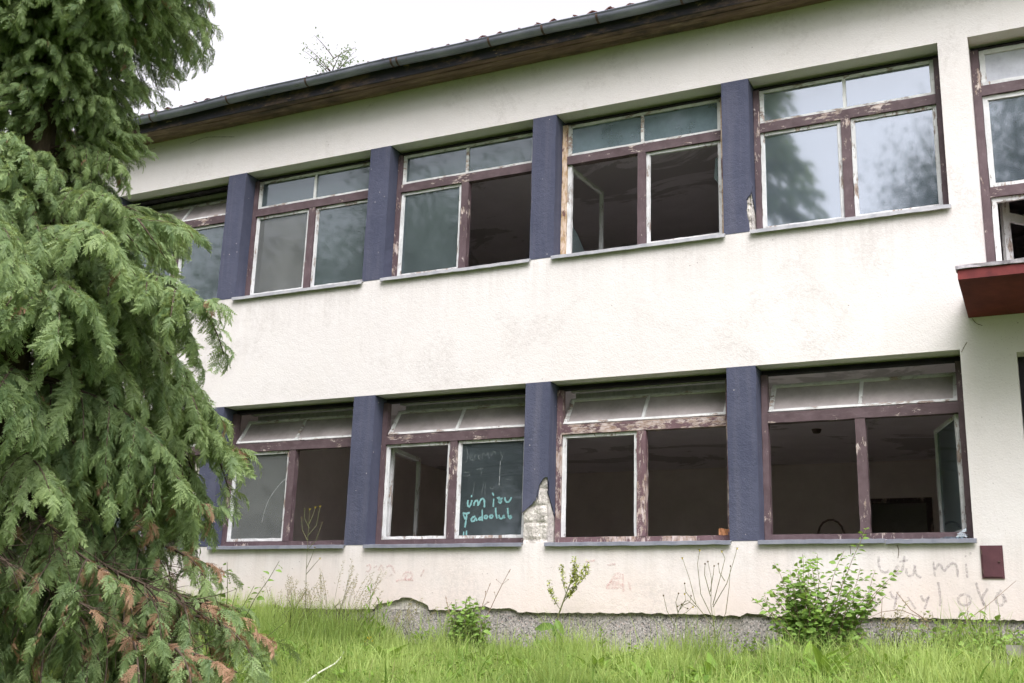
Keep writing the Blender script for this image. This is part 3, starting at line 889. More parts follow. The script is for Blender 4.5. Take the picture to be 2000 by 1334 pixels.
strokes('scratched_writing', [[f2(*p) for p in l] for l in sc], .006, M['scratch'], PANE_Y, W1)
strokes('glass_crack', [[f2(*p) for p in l] for l in [[(505, 345), (497, 440), (495, 520), (488, 620)], [(490, 600), (493, 630)]]], .005, M['crack'], PANE_Y, W1)
xc0 = (PW + D) / 2
f0 = bilin((140, 515), (528, 498), (100, 1165), (478, 1172), PW + .111, xc0 - .092, L0 + .121, L0 + 1.164)
strokes('glass_crack', [[f0(*p) for p in l] for l in [[(518, 690), (470, 735), (420, 800), (375, 880), (348, 970), (332, 1050)]]], .006, M['crack'], PANE_Y, W0)
strokes('scratched_writing', [[f0(*p) for p in l] for l in [[(240, 570), (300, 560)], [(268, 565), (262, 620)], [(300, 600), (312, 585)], [(325, 612), (335, 580), (350, 600), (360, 575), (372, 600)], [(385, 560), (372, 640)],
     [(270, 690), (320, 680), (285, 735), (300, 745)], [(345, 715), (362, 690), (372, 712)], [(385, 720), (395, 690)], [(432, 672), (405, 720)], [(330, 830), (298, 890)]]], .006, M['scratch'], PANE_Y, W0)

def wallpt(sx, ox, oy):
    """zoomed picture units -> X/Z on the plane of the front wall (the solved camera, inverted)"""
    mw = np.array(cam.matrix_world); C = mw[:3, 3]; f = 2212.986
    def g(a, b):
        u = ox + a / sx; v = oy + b / sx
        d = mw[:3, :3] @ np.array([(u - 1000) / f, -(v - 667) / f, -1.0])
        t = -C[1] / d[1]; p = C + d * t
        return (float(p[0]), float(p[2]))
    return g
gw = wallpt(3.769, 1640, 980)
wl_ = [[(290, 402), (285, 450), (300, 505), (335, 525), (366, 505)], [(438, 470), (410, 490), (406, 525), (440, 530), (465, 500), (478, 400)], [(440, 442), (502, 430)],
       [(490, 490), (495, 540), (530, 550), (550, 520), (553, 450), (560, 540), (602, 560)],
       [(690, 440), (702, 552)], [(704, 500), (712, 480), (740, 450), (768, 522), (800, 470), (840, 445), (865, 480), (872, 556)],
       [(930, 455), (940, 560)], [(962, 372), (964, 388)], [(926, 395), (930, 405)],
       [(725, 590), (742, 700), (740, 770)], [(925, 680), (880, 690), (870, 735), (905, 765), (960, 755), (968, 705), (925, 680)],
       [(1003, 595), (1035, 700), (1082, 792)], [(1092, 640), (1040, 712), (1080, 782)], [(1190, 650), (1150, 690), (1150, 745), (1190, 772), (1215, 730), (1192, 665), (1232, 740)],
       [(600, 690), (620, 740), (660, 700)], [(660, 690), (625, 790)], [(230, 700), (200, 750), (240, 800), (275, 760), (255, 705)], [(370, 660), (400, 720), (450, 690)], [(430, 660), (400, 790)], [(500, 700), (560, 790)]]
for word, (a, b) in enumerate((i, i + 1) for i in range(len(wl_))):
    strokes('spray_writing', [[gw(*p) for p in l] for l in wl_[a:b]], .022, M['spray'], -.0028, B, 'faded grey sprayed handwriting low on the wall' if word == 0 else None)
gp = wallpt(4.348, 440, 1050)
strokes('chalk_writing', [[gp(*p) for p in l] for l in [[(1510, 330), (1520, 300), (1560, 290), (1590, 310), (1585, 345), (1550, 360), (1515, 340), (1555, 315)], [(1200, 240), (1240, 230), (1225, 290), (1195, 285)],
     [(1260, 260), (1290, 240)], [(1300, 280), (1330, 220), (1345, 280)], [(1370, 250), (1410, 230), (1440, 300)], [(1390, 330), (1420, 310)], [(1450, 370), (1500, 355), (1600, 365)], [(1690, 270), (1660, 330)]]], .024, M['pink'], -.0028, B)
gq = wallpt(4.255, 850, 1050)
strokes('chalk_writing', [[gq(*p) for p in l] for l in [[(1420, 420), (1560, 415)], [(1425, 395), (1540, 385), (1555, 400)], [(1450, 370), (1530, 365)], [(1480, 340), (1540, 335)], [(1490, 310), (1535, 290), (1540, 340)],
     [(1420, 420), (1500, 300)], [(1560, 300), (1565, 450)], [(1610, 370), (1625, 440)], [(1250, 200), (1330, 190)], [(1430, 230), (1500, 220)]]], .028, M['pink'], -.0028, B)
gr = wallpt(4.444, 250, 120)
for l in [[(540, 712), (590, 690), (660, 662), (730, 655), (820, 655), (925, 655)], [(95, 795), (150, 775), (235, 755)]]:
    strokes('wall_scar', [[gr(*p) for p in l]], .016, M['spray'], -.003, B)

gc = wallpt(1, 0, 0)
for ln in ([(1899, 622), (1906, 632), (1919, 636)], [(1878, 688), (1884, 676), (1889, 668)], [(1752, 1064), (1756, 1074), (1754, 1090)], [(1660, 1066), (1662, 1082)]):
    strokes('wall_crack', [[gc(*p) for p in ln]], .006, M['bud'], -.0026, B)
# --- eaves: soffit boards, fascia, gutter with brackets, tiled roof
EX0, EX1 = XL - .35, XE + .35
for row, (ya, yb) in enumerate(((-.108, -.002), (-.222, -.112), (-.330, -.226))):
    x = EX0 + row * .9
    first = True
    while x < EX1:
        x2 = min(x + 3.6 + .4 * ((row * 7 + int(x * 3)) % 3), EX1)
        mb = MB(); dz = float(rng.normal(0, .004))
        mb.bar(EX0 if first else x + .003, x2, ya, yb, ZE + dz + .002 * row, ZE + .022 + dz, 0, 10, .002)
        part('soffit_board', mb, M['soffit']); x = x2; first = False
mb = MB(); mb.bar(EX0, EX1, -.358, -.333, ZE - .012, 6.03, 0, 60, .0025); part('fascia_board', mb, M['fascia'])
GY, GZ, GR = -.437, 6.035, .074
mb = MB(); n = 120; seg = 12; vs = []; fs = []
for i in range(n + 1):
    x = EX0 + (EX1 - EX0) * i / n
    dz = .010 * math.sin(x * .8) + .006 * math.sin(x * 2.9)
    for q in range(seg + 1):
        a = math.pi + math.pi * q / seg
        vs.append((x, GY + GR * math.cos(a), GZ + GR * math.sin(a) + dz))
    # rolled front lip
    vs.append((x, GY - GR - .012, GZ + .006 + dz)); vs.append((x, GY - GR - .006, GZ + .014 + dz))
m_ = seg + 3
order = [seg + 2, seg + 1] + list(range(seg + 1))
for i in range(n):
    for q in range(len(order) - 1):
        a, b = order[q], order[q + 1]
        fs.append((i * m_ + a, i * m_ + b, (i + 1) * m_ + b, (i + 1) * m_ + a))
mb.add(vs, fs); gut = part('gutter', mb, M['gutter'])
gut.data.polygons.foreach_set('use_smooth', [True] * len(gut.data.polygons))
bx = [-3.9, -2.5, -1.1, .25, .9, 1.549, 2.847, 2.93, 4.215, 4.915, 5.603, 6.6, 7.9, 9.3, 10.7, 12.1]
for x in bx:
    mb = MB()
    pts = [(x, GY + (GR + .005) * math.cos(math.pi + math.pi * q / 12), GZ + (GR + .005) * math.sin(math.pi + math.pi * q / 12)) for q in range(13)]
    dz = .010 * math.sin(x * .8) + .006 * math.sin(x * 2.9)
    vs = []; fs = []
    for (a, b, c) in pts: vs += [(a - .014, b, c + dz), (a + .014, b, c + dz)]
    for q in range(12): fs.append((2 * q, 2 * q + 1, 2 * q + 3, 2 * q + 2))
    mb.add(vs, fs); part('gutter_bracket', mb, M['bracket'] if x != .9 else M['gutter'], gut)
# pantiles: two courses of single tiles along the eaves, a corrugated field above
SL = R(17)
def tile_mesh(w=.235, L=.40):
    vs = []; fs = []; n = 8
    for side in (0, 1):
        for j, yy in enumerate((0, L)):
            for i in range(n + 1):
                u = i / n
                zz = .045 * (.5 + .5 * math.cos(2 * math.pi * u)) * (1 if True else 0) - side * .014
                vs.append((u * w, yy, zz))
    N = n + 1
    for i in range(n):
        fs += [(i, i + 1, N + i + 1, N + i), (2 * N + i + 1, 2 * N + i, 3 * N + i, 3 * N + i + 1), (i + 1, i, 2 * N + i, 2 * N + i + 1)]
    mb = MB(); mb.add(vs, fs); return mb.mesh('roof_tile', M['tile'])
tm = tile_mesh()
roof = MB()
RY0, RZ0 = -.41, 6.045
rx0, rx1 = EX0, EX1
nx = int((rx1 - rx0) / .235)
vs = []; fs = []
cols = nx * 6
ry = [RY0 + .55, 4.6]
for y in ry:
    for i in range(cols + 1):
        x = rx0 + i * .235 / 6
        vs.append((x, y, RZ0 - .005 + (y - RY0) * math.tan(SL) + .028 * (.5 + .5 * math.cos(2 * math.pi * i / 6))))
for i in range(cols): fs.append((i, i + 1, cols + 2 + i, cols + 1 + i))
yb_ = 9.5
o = len(vs)
for x in (rx0, rx1):
    vs += [(x, 4.6, RZ0 + (4.6 - RY0) * math.tan(SL)), (x, yb_, RZ0)]
fs.append((o, o + 1, o + 3, o + 2))
roof.add(vs, fs)
# boarding under the tiles, so that nothing shows through, and gable ends
roof.add([(rx0, RY0 - .02, RZ0 - .035), (rx1, RY0 - .02, RZ0 - .035), (rx1, 4.6, RZ0 - .04 + 4.9 * math.tan(SL)), (rx0, 4.6, RZ0 - .04 + 4.9 * math.tan(SL))], [(0, 1, 2, 3)])
for x in (XL, XE): roof.add([(x, 0, ZE), (x, DEP, ZE), (x, 4.6, RZ0 - .06 + 4.9 * math.tan(SL))], [(0, 1, 2)])
rf = part('roof', roof, M['tile'])
for row in range(2):
    for i in range(nx):
        x = rx0 + i * .235
        o = link('roof_tile', tm, rf)
        rz = float(rng.normal(0, .007)) + (.016 if rng.random() < .12 else 0)
        yy = RY0 - .050 + row * .33
        o.location = (x - BASE[0], yy - BASE[1] + float(rng.normal(0, .006)), RZ0 + .016 + (yy - RY0) * math.tan(SL) + .010 * row + rz - BASE[2])
        o.rotation_euler = (SL - .05, 0, float(rng.normal(0, .02)))

# --- balcony slab over the entrance, balcony door, entrance, wall hatch
mb = MB()
bx0, bx1 = 9.262, 13.6; bf = -.98
vs = [(bx0, -.002, 2.178), (bx1, -.002, 2.178), (bx1, bf, 2.262), (bx0, bf, 2.262), (bx0, -.002, 2.372), (bx1, -.002, 2.372), (bx1, bf, 2.352), (bx0, bf, 2.352)]
mb.add(vs, [(0, 1, 2, 3), (7, 6, 5, 4), (3, 2, 6, 7), (0, 3, 7, 4), (1, 5, 6, 2)])
bal = part('balcony_slab', mb, M['red'])
mb = MB()
mb.bar(bx0 - .014, bx1 + .012, bf - .016, bf + .10, 2.354, 2.390, 0, 40, .0025)
mb.add([(bx0 - .012, bf + .1, 2.366), (bx0 + .09, bf + .1, 2.366), (bx0 + .09, -.003, 2.385), (bx0 - .012, -.003, 2.385), (bx0 - .012, bf + .1, 2.386), (bx0 + .09, bf + .1, 2.386), (bx0 + .09, -.003, 2.403), (bx0 - .012, -.003, 2.403)], [(0, 3, 2, 1), (4, 5, 6, 7), (0, 1, 5, 4), (1, 2, 6, 5), (2, 3, 7, 6), (3, 0, 4, 7)])
part('edge_flashing', mb, M['lead'], bal)
def balcony_door():
    x0, x1, z0, z1 = BD0, BD1, BDB, U1
    mb = MB(); y0, y1 = FY, FY + .085
    mb.bar(x0 + .004, x0 + .082, y0, y1, z0, z1 - .064, 2, 14, .0014); w = part('balcony_door', mb, M['maroon'])
    mb = MB(); mb.bar(x1 - .082, x1 - .004, y0, y1, z0, z1 - .064, 2, 14, .0014); part('jamb', mb, M['maroon'], w)
    mb = MB(); mb.box(x0 + .004, x1 - .004, FY + .07, FY + .085, z1 - .062, z1 - .002); mb.box(x0 + .004, x1 - .004, FY + .004, FY + .07, z1 - .0635, z1 - .052); part('painted_head_shade', mb, M['near_black'], w)  # same added strip, the head's shade put into its colour
    xm = x0 + .95
    for (a, b) in ((4.545, 4.655), (3.445, 3.548)):
        mb = MB(); mb.bar(x0 + .083, x1 - .083, y0 - .003, y1 - .002, a, b, 0, 12, .0016); part('transom', mb, M['maroon_x'], w)
    mb = MB(); mb.bar(xm, xm + .09, y0 - .002, y1 - .003, z0, 4.5445, 2, 14, .0016); part('mullion', mb, M['maroon'], w)
    for (a, b, c, d, gl) in ((x0 + .086, x1 - .086, 4.658, z1 - .067, 'glass_pale'), (x0 + .086, xm - .003, 3.551, 4.542, 'glass_clear'), (x0 + .086, xm - .003, z0 + .02, 3.442, None), (xm + .093, x1 - .086, 3.551, 4.542, 'glass_clear'), (xm + .093, x1 - .086, z0 + .02, 3.442, 'glass_dirty')):
        mb = MB(); ring(mb, a, b, FY + .022, FY + .066, c, d, .045, 10, .0018); part('casement', mb, M['white'], w)
        if gl:
            mb = MB(); pane_mesh(mb, a + .045, b - .045, FY + .044, c + .045, d - .045); part('pane', mb, M[gl], w)
    # the inner door leaf standing open behind the glass
    xi = rot_v(x0 + .16, FY + .3, R(48))
    mb = MB(); ring(mb, x0 + .16, x0 + .95, FY + .28, FY + .32, z0 + .02, 4.5, .09, 8, .001, xi)
    t = MB(); t.bar(x0 + .25, x0 + .86, FY + .282, FY + .318, 3.30, 3.39, 0, 6, .001); t.v = [xi(p) for p in t.v]; mb.add(t.v, t.f)
    part('inner_door', mb, M['white'], w)
balcony_door()
mb = MB()
x0, x1, z0, z1 = PO0, PO1, -.62, POT
mb.bar(x0 + .004, x0 + .09, .20, .28, z0, z1 - .003, 2, 10, .0015); mb.bar(x1 - .09, x1 - .004, .20, .28, z0, z1 - .003, 2, 10, .0015); mb.bar(x0 + .091, x1 - .091, .202, .278, z1 - .09, z1 - .004, 0, 10, .0015)
ent = part('entrance_frame', mb, M['near_black'])
for i in range(3):
    a = x0 + .093 + i * 1.122; b = a + 1.118
    mb = MB(); ring(mb, a, b, .215, .265, z0 + .01, z1 - .093, .10, 10, .0015); mb.box(a + .1, b - .1, .225, .255, z0 + .111, z0 + .75)
    dl = part('door_leaf', mb, M['hatch'], ent)
    mb = MB(); pane_mesh(mb, a + .1, b - .1, .24, z0 + .751, z1 - .194); part('pane', mb, M['glass_dirty'], ent)
# maroon hatch set in the wall
mb = MB(); hx0, hx1, hz0, hz1 = 9.218, 9.394, -.255, .027
mb.box(hx0 - .006, hx1 + .006, -.010, -.0005, hz0 - .006, hz1 + .006)
ht = part('wall_hatch', mb, M['hatch'])
mb = MB(); mb.box(hx0 + .010, hx1 - .010, -.018, -.011, hz0 + .010, hz1 - .010); part('hatch_door', mb, M['hatch'], ht)
mb = MB(); mb.tube([(hx1 - .03, -.030, -.11), (hx1 - .03, -.019, -.11)], .008, 8); part('lock', mb, M['bracket'], ht)
mb = MB(); [mb.tube([(hx0 + .004, -.020, z - .02), (hx0 + .004, -.020, z + .02)], .005, 6) for z in (-.2, -.03)]; part('hinge', mb, M['bracket'], ht)

# --- things lying on the sills
mb = MB(); mb.bar(0, .125, -.055, .055, 0, .062, 0, 5, .004); mb2 = mb
brk = link('brick_fragment', mb2.mesh('brick_fragment', M['brick']), None, (6.735, .135, L0 + .079))
brk.location.z = L0 + .0795; brk.location.y = FY + .058
tag(brk, 'broken orange brick lying on the right end of the worn window sill', 'brick')
for q, (x, y, poly, rz, tilt) in enumerate(((9.00, .16, [(0, 0), (.16, .02), (.13, .13), (.02, .05)], .2, 72), (8.86, .12, [(0, 0), (.2, -.01), (.22, .03), (.06, .05)], .1, 25), (8.70, .10, [(0, 0), (.16, 0), (.10, .035)], -.1, 12))):
    n = len(poly)
    mb = MB(); mb.add([(a, 0, b) for a, b in poly] + [(a, .004, b) for a, b in poly], [tuple(range(n)), tuple(range(2 * n - 1, n - 1, -1))] + [(i, (i + 1) % n, n + (i + 1) % n, n + i) for i in range(n)])
    o = link('glass_shard', mb.mesh('glass_shard', M['shard']), None, (x, y, L0 + .012 + .006))
    o.rotation_euler = (R(tilt - 90), 0, rz)
    tag(o, ('tallest glass shard propped upright at the broken corner of the sill', 'long glass shard leaning beside the tallest shard on the split sill', 'small flat glass shard lying furthest from the broken sill corner')[q], 'glass shard', 'glass shards on the split sill')

# ------------------------------------------------------------------ foliage builders
def fern_arrays(L, seed, pairs=10, side_curl=0.0):
    """one flat cypress spray: a drooping axis with alternate pinnae, each a small feather of scale-leaf twiglets"""
    g = np.random.default_rng(seed)
    V = []; F = []; T = []
    def quad(p, d, n_side, l, w, t0, t1):
        o = len(V)
        V.extend([p, p + d * l * .45 + n_side * w, p + d * l, p + d * l * .45 - n_side * w]); T.extend([t0, (t0 + t1) / 2, t1, (t0 + t1) / 2])
        F.append((o, o + 1, o + 2, o + 3))
    n = 14; pos = np.zeros(3); pts = []; tans = []
    th0, th1 = R(20), R(-66 - 14 * g.random())
    for i in range(n + 1):
        t = i / n; th = th0 + (th1 - th0) * t ** .8
        d = np.array([math.cos(th), side_curl * t, math.sin(th)]); d /= np.linalg.norm(d)
        pts.append(pos.copy()); tans.append(d); pos = pos + d * (L / n)
    pts = np.array(pts); tans = np.array(tans)
    for i in range(n):
        w = np.array([0, .0022, 0]); o = len(V)
        V.extend([pts[i] - w, pts[i] + w, pts[i + 1] + w * .7, pts[i + 1] - w * .7]); T.extend([.1, .1, .2, .2]); F.append((o, o + 1, o + 2, o + 3))
    for j in range(pairs):
        s = .05 + .95 * j / pairs
        for sg in (-1, 1):
            ss = min(.99, s + (.035 if sg > 0 else 0)); k = ss * n; i = int(k); fr = k - i
            p = pts[i] * (1 - fr) + pts[min(i + 1, n)] * fr; d = tans[i]
            ll = L * .36 * (1 - .72 * ss) * (.5 + .5 * min(1, ss / .2)) * g.uniform(.7, 1.2)
            ang = R(46 - 12 * ss + g.normal(0, 7))
            sd = np.array([0, 1.0, 0]) * sg
            pd = d * math.cos(ang) + sd * math.sin(ang); pd[2] -= .28 + g.normal(0, .20); pd /= np.linalg.norm(pd)
            nrm = np.cross(pd, sd); nrm += g.normal(0, .35, 3); nrm /= (np.linalg.norm(nrm) + 1e-9)
            psd = np.cross(nrm, pd); psd /= np.linalg.norm(psd); nrm = np.cross(pd, psd)
            q = p.copy()
            steps = 4
            for m in range(steps):
                u = m / steps
                dd = pd.copy(); dd[2] -= .35 * u; dd /= np.linalg.norm(dd)
                tl = ll * (.36 - .16 * u) * g.uniform(.8, 1.2)
                for s2 in (-1, 1):
                    ld = dd * .80 + psd * s2 * .58; ld /= np.linalg.norm(ld)
                    quad(q, ld, np.cross(nrm, ld), tl, .0023 + .0008 * g.random(), .12 + .3 * ss, .35 + .6 * max(ss, u))
                quad(q, dd, psd, ll / steps * 1.25, .0026, .2, .4 + .45 * u)
                q = q + dd * (ll / steps)
            quad(q, pd, psd, ll * .22, .0026, .6, .98)
    return np.array(V), np.array(F), np.array(T)
FERNS = [fern_arrays(.20, 100 + i, 10, c) for i, c in enumerate((0, .25, -.25, .12, -.12, 0))]

def basis(x, up=np.array([0, 0, 1.0]), roll=0.0):
    x = x / np.linalg.norm(x); y = np.cross(up, x)
    if np.linalg.norm(y) < 1e-4: y = np.array([0, 1.0, 0])
    y /= np.linalg.norm(y); z = np.cross(x, y)
    c, s_ = math.cos(roll), math.sin(roll)
    return np.stack([x, y * c + z * s_, z * c - y * s_], -1)

def bough_mesh(seed, name, length=1.5, dead=0.0, bare=0.0, dens=1.0, rise=.42, sag=1.15):
    """an arching limb, flattened side shoots and the sprays hanging from them; grows along +X"""
    g = np.random.default_rng(seed)
    Vs = []; Fs = []; Ts = []; Ms = []; off = 0
    wood = MB()
    def path(p0, d0, L, droop, n=9):
        pts = [p0]; d = d0 / np.linalg.norm(d0); p = p0
        for i in range(n):
            d = d + np.array([0, 0, -droop / n]) + g.normal(0, .035, 3); d /= np.linalg.norm(d)
            p = p + d * L / n; pts.append(p)
        return np.array(pts)
    main = path(np.zeros(3), np.array([1, 0, rise]), length, sag, 12)
    wood.tube([tuple(p) for p in main], list(np.linspace(.020, .004, 13)), 5)
    def put(p, d, sc, mi):
        nonlocal off
        V, F, T = FERNS[g.integers(len(FERNS))]
        B_ = basis(d, roll=g.normal(0, .45))
        W = (V * sc) @ B_.T + p
        Vs.append(W); Fs.append(F + off); Ts.append(np.clip(T * g.uniform(.7, 1.1) + g.normal(0, .12), 0, 1)); Ms.append(np.full(len(F), mi)); off += len(V)
    def dress(pts, per_m, s0, first):
        L = np.linalg.norm(np.diff(pts, axis=0), axis=1).sum(); n = max(2, int(L * per_m))
        for i in range(n):
            t = first + (1 - first) * (i + g.random() * .6) / n; k = min(t, .999) * (len(pts) - 1); a = int(k); fr = k - a
            p = pts[a] * (1 - fr) + pts[a + 1] * fr; d = pts[a + 1] - pts[a]; d /= np.linalg.norm(d)
            sd = np.cross(d, [0, 0, 1]); sd /= (np.linalg.norm(sd) + 1e-9)
            sg = 1 if i % 2 else -1
            dd = d * g.uniform(.55, 1.1) + sd * sg * g.uniform(.3, .95) + np.array([0, 0, g.uniform(-.75, .25)])
            if g.random() < bare: continue
            dd_ = g.random() < dead; put(p, dd, s0 * g.uniform(.65, 1.3) * (.85 if dd_ else 1), 1 if dd_ else 0)
        put(pts[-1], pts[-1] - pts[-2], s0 * 1.1, 1 if g.random() < dead else 0)
    dress(main, 46 * dens, .95, .22)
    ns = int(9 * length / 1.5)
    for i in range(ns):
        t = .18 + .74 * i / ns; k = t * 12; a = int(k); p = main[a] + (main[a + 1] - main[a]) * (k - a); d = main[a + 1] - main[a]; d /= np.linalg.norm(d)
        sd = np.cross(d, [0, 0, 1]); sd /= np.linalg.norm(sd)
        sg = 1 if i % 2 else -1; L = length * (.46 * (1 - t) + .16) * g.uniform(.8, 1.2)
        sp = path(p, d * .75 + sd * sg * .8 + np.array([0, 0, .10]), L * 1.1, g.uniform(1.0, 2.2), 6)
        wood.tube([tuple(q) for q in sp], list(np.linspace(.009, .003, 7)), 4)
        dress(sp, 50 * dens, .86, .08)
    if bare > .4:      # a mesh of dead twigs
        for i in range(int(20 * length)):
            a = g.integers(2, 12); p = main[a]
            tw = path(p, np.array([g.uniform(.2, 1), g.normal(0, .7), g.normal(-.1, .35)]), g.uniform(.2, .55), g.uniform(-.3, .6), 5)
            wood.tube([tuple(q) for q in tw], list(np.linspace(.005, .0015, 6)), 3)
            for _ in range(3):
                b = g.integers(1, 5); tw2 = path(tw[b], np.array([g.uniform(.2, 1), g.normal(0, .7), g.normal(-.1, .4)]), g.uniform(.08, .22), .3, 3)
                wood.tube([tuple(q) for q in tw2], list(np.linspace(.003, .001, 4)), 3)
    WV = np.array([tuple(v) for v in wood.v]); WF = np.array([f if len(f) == 4 else tuple(f[:4]) if len(f) > 3 else f + f[-1:] for f in wood.f if len(f) == 4])
    Vs.append(WV); Fs.append(WF + off); Ts.append(np.zeros(len(WV))); Ms.append(np.full(len(WF), 2))
    return np_mesh(name, np.concatenate(Vs), np.concatenate(Fs), [M['cypress'], M['dead_spray'], M['twig']], np.concatenate(Ts), np.concatenate(Ms))

BOUGH = [bough_mesh(20 + i, 'bough', 1.5, dead=.006 if i % 3 else .03) for i in range(6)]
LOWB = [bough_mesh(60 + i, 'withered_bough', 1.5, dead=.26, bare=.34, dens=.95, rise=.05, sag=.35) for i in range(3)]
BAREB = [bough_mesh(80 + i, 'bare_bough', 1.5, dead=.25, bare=.90, dens=.6, rise=.02, sag=.22) for i in range(3)]

def add_bough(root, me, p, az, pitch, scale, roll=0.0, name='bough', label=None, sz=None):
    o = link(name, me, root)
    o.location = Vector(p)
    q = Quaternion((0, 0, 1), az) @ Quaternion((0, 1, 0), -pitch) @ Quaternion((1, 0, 0), roll)
    o.rotation_mode = 'QUATERNION'; o.rotation_quaternion = q
    o.scale = (scale, scale if sz is None else sz, scale if sz is None else sz)
    if label: o['label'] = label
    return o

def trunk_part(root, h, r0, lean=(0, 0), name='trunk', mat=None, seed=1, seg=9, n=14):
    g = np.random.default_rng(seed)
    mb = MB(); pts = []; rad = []
    for i in range(n + 1):
        t = i / n
        pts.append((lean[0] * t + .04 * math.sin(t * 7 + seed), lean[1] * t + .04 * math.cos(t * 5 + seed), h * t - .15))
        rad.append(r0 * (1 - .9 * t) * (1 + .5 * math.exp(-t * 18)) + .008)
    mb.tube(pts, rad, seg)
    return link(name, mb.mesh(name, mat or M['bark']), root)

# ------------------------------------------------------------------ the big cypress
TX, TY = 3.55, -6.05
TZ = float(gz(TX, TY))
cyp = empty('cypress_tree', (TX, TY, TZ), 'large drooping cypress with brown dead sprays low on its side in front of the building', 'tree')
trunk_part(cyp, 11.0, .19, (.1, .1))
SIL = [(-1.5, 1.55), (-1.0, 1.62), (-.6, 1.62), (-.3, 1.52), (.1, 1.52), (.5, 1.54), (.85, 1.48), (1.15, 1.36), (1.45, .98), (1.8, .72), (2.2, .68), (2.6, .76), (2.9, .90), (3.3, 1.14), (3.8, 1.22), (5, 1.1), (6.5, .8), (8, .45), (9.2, .15)]
def env(z): return float(np.interp(z, [s[0] for s in SIL], [s[1] for s in SIL]))
g = np.random.default_rng(5)
n = 0; z = .25; az = 0.0
while z < 8.6:
    for rep in range(1):
        az += 2.399963 + g.normal(0, .15)
        r = env(z - .25) * g.uniform(.84, 1.05)
        pitch = R(np.interp(z, [-1, 1, 4, 8], [4, 8, 14, 30])) + g.normal(0, .20)
        add_bough(cyp, BOUGH[n % 6], (.05 * math.cos(az), .05 * math.sin(az), z - TZ + .12), az, pitch, max(.35, r / 1.36), g.normal(0, .40))
        n += 1
    z += .036 if z < 4.4 else .08
g2 = np.random.default_rng(15)
for i in range(86):
    z = g2.uniform(1.2, 5.2) if i < 34 else g2.uniform(2.6, 5.0); a = R(-40 + g2.uniform(-75, 75) * (1 if i < 34 else .5)); r = env(z - .25) * g2.uniform(.75, 1.0)
    add_bough(cyp, BOUGH[i % 6], (.05 * math.cos(a), .05 * math.sin(a), z - TZ + .12), a, R(14) + g2.normal(0, .22), max(.35, r / 1.36), g2.normal(0, .4))
# lower boughs: withered brown on the side towards the house, bare twigs in the middle, a few green ones hanging to the lawn
def low(lst, z, azd, L, pitch, name, k, label=None, roll=0):
    add_bough(cyp, lst[k % len(lst)], (.06 * math.cos(R(azd)), .06 * math.sin(R(azd)), z - TZ), R(azd), R(pitch), L / 1.42, roll, name, label)
for i, (z, a, L, p) in enumerate(((.05, 42, 1.40, -6), (-.22, 52, 1.50, -7), (-.42, 40, 1.65, -6), (-.60, 60, 1.70, -5), (-.74, 48, 1.85, -3), (-.20, 8, 1.35, -12), (.15, 72, 1.3, -6), (-.9, 24, 1.75, -4))):
    low(LOWB, z, a, L, p, 'withered_bough', i, 'withered bough with brown sprays' if i == 0 else None)
for i, (z, a, L, p) in enumerate(((-.10, -10, 1.1, -14), (-.28, -38, 1.15, -12), (-.34, 15, 1.3, -10), (-.5, 32, 1.4, -8), (-.55, -12, 1.2, -10), (-.75, 22, 1.45, -9), (-.2, 95, 1.2, -8), (-.45, 120, 1.1, -8), (-.4, 165, 1.1, -8))):
    low(BAREB, z, a, L, p, 'bare_bough', i)
for i, (z, a, L, p) in enumerate(((-.15, 30, 1.35, -10), (-.3, 48, 1.40, -10), (-.1, 64, 1.35, -8), (-.55, 40, 1.45, -12), (-.2, -5, 1.2, -14), (-.35, -40, 1.2, -14), (-.6, 10, 1.25, -16), (-.42, -75, 1.35, -18), (-.55, -52, 1.15, -24), (-.50, -95, 1.3, -16), (-.75, -66, 1.2, -18), (-.62, -30, 1.05, -26), (-.85, -44, 1.15, -18), (-.9, -85, 1.3, -16), (-1.0, -60, 1.1, -14), (-.95, -20, 1.1, -20), (-.8, -120, 1.2, -14), (-.8, 170, 1.2, -14), (.22, 20, 1.45, 2), (.15, -25, 1.25, -4), (.1, -60, 1.3, -4), (.2, 55, 1.50, 0), (.05, -95, 1.3, -4), (.1, 140, 1.3, 0), (.1, 100, 1.3, 0), (0, 190, 1.3, 0))):
    low(BOUGH, z, a, L, p, 'bough', i)
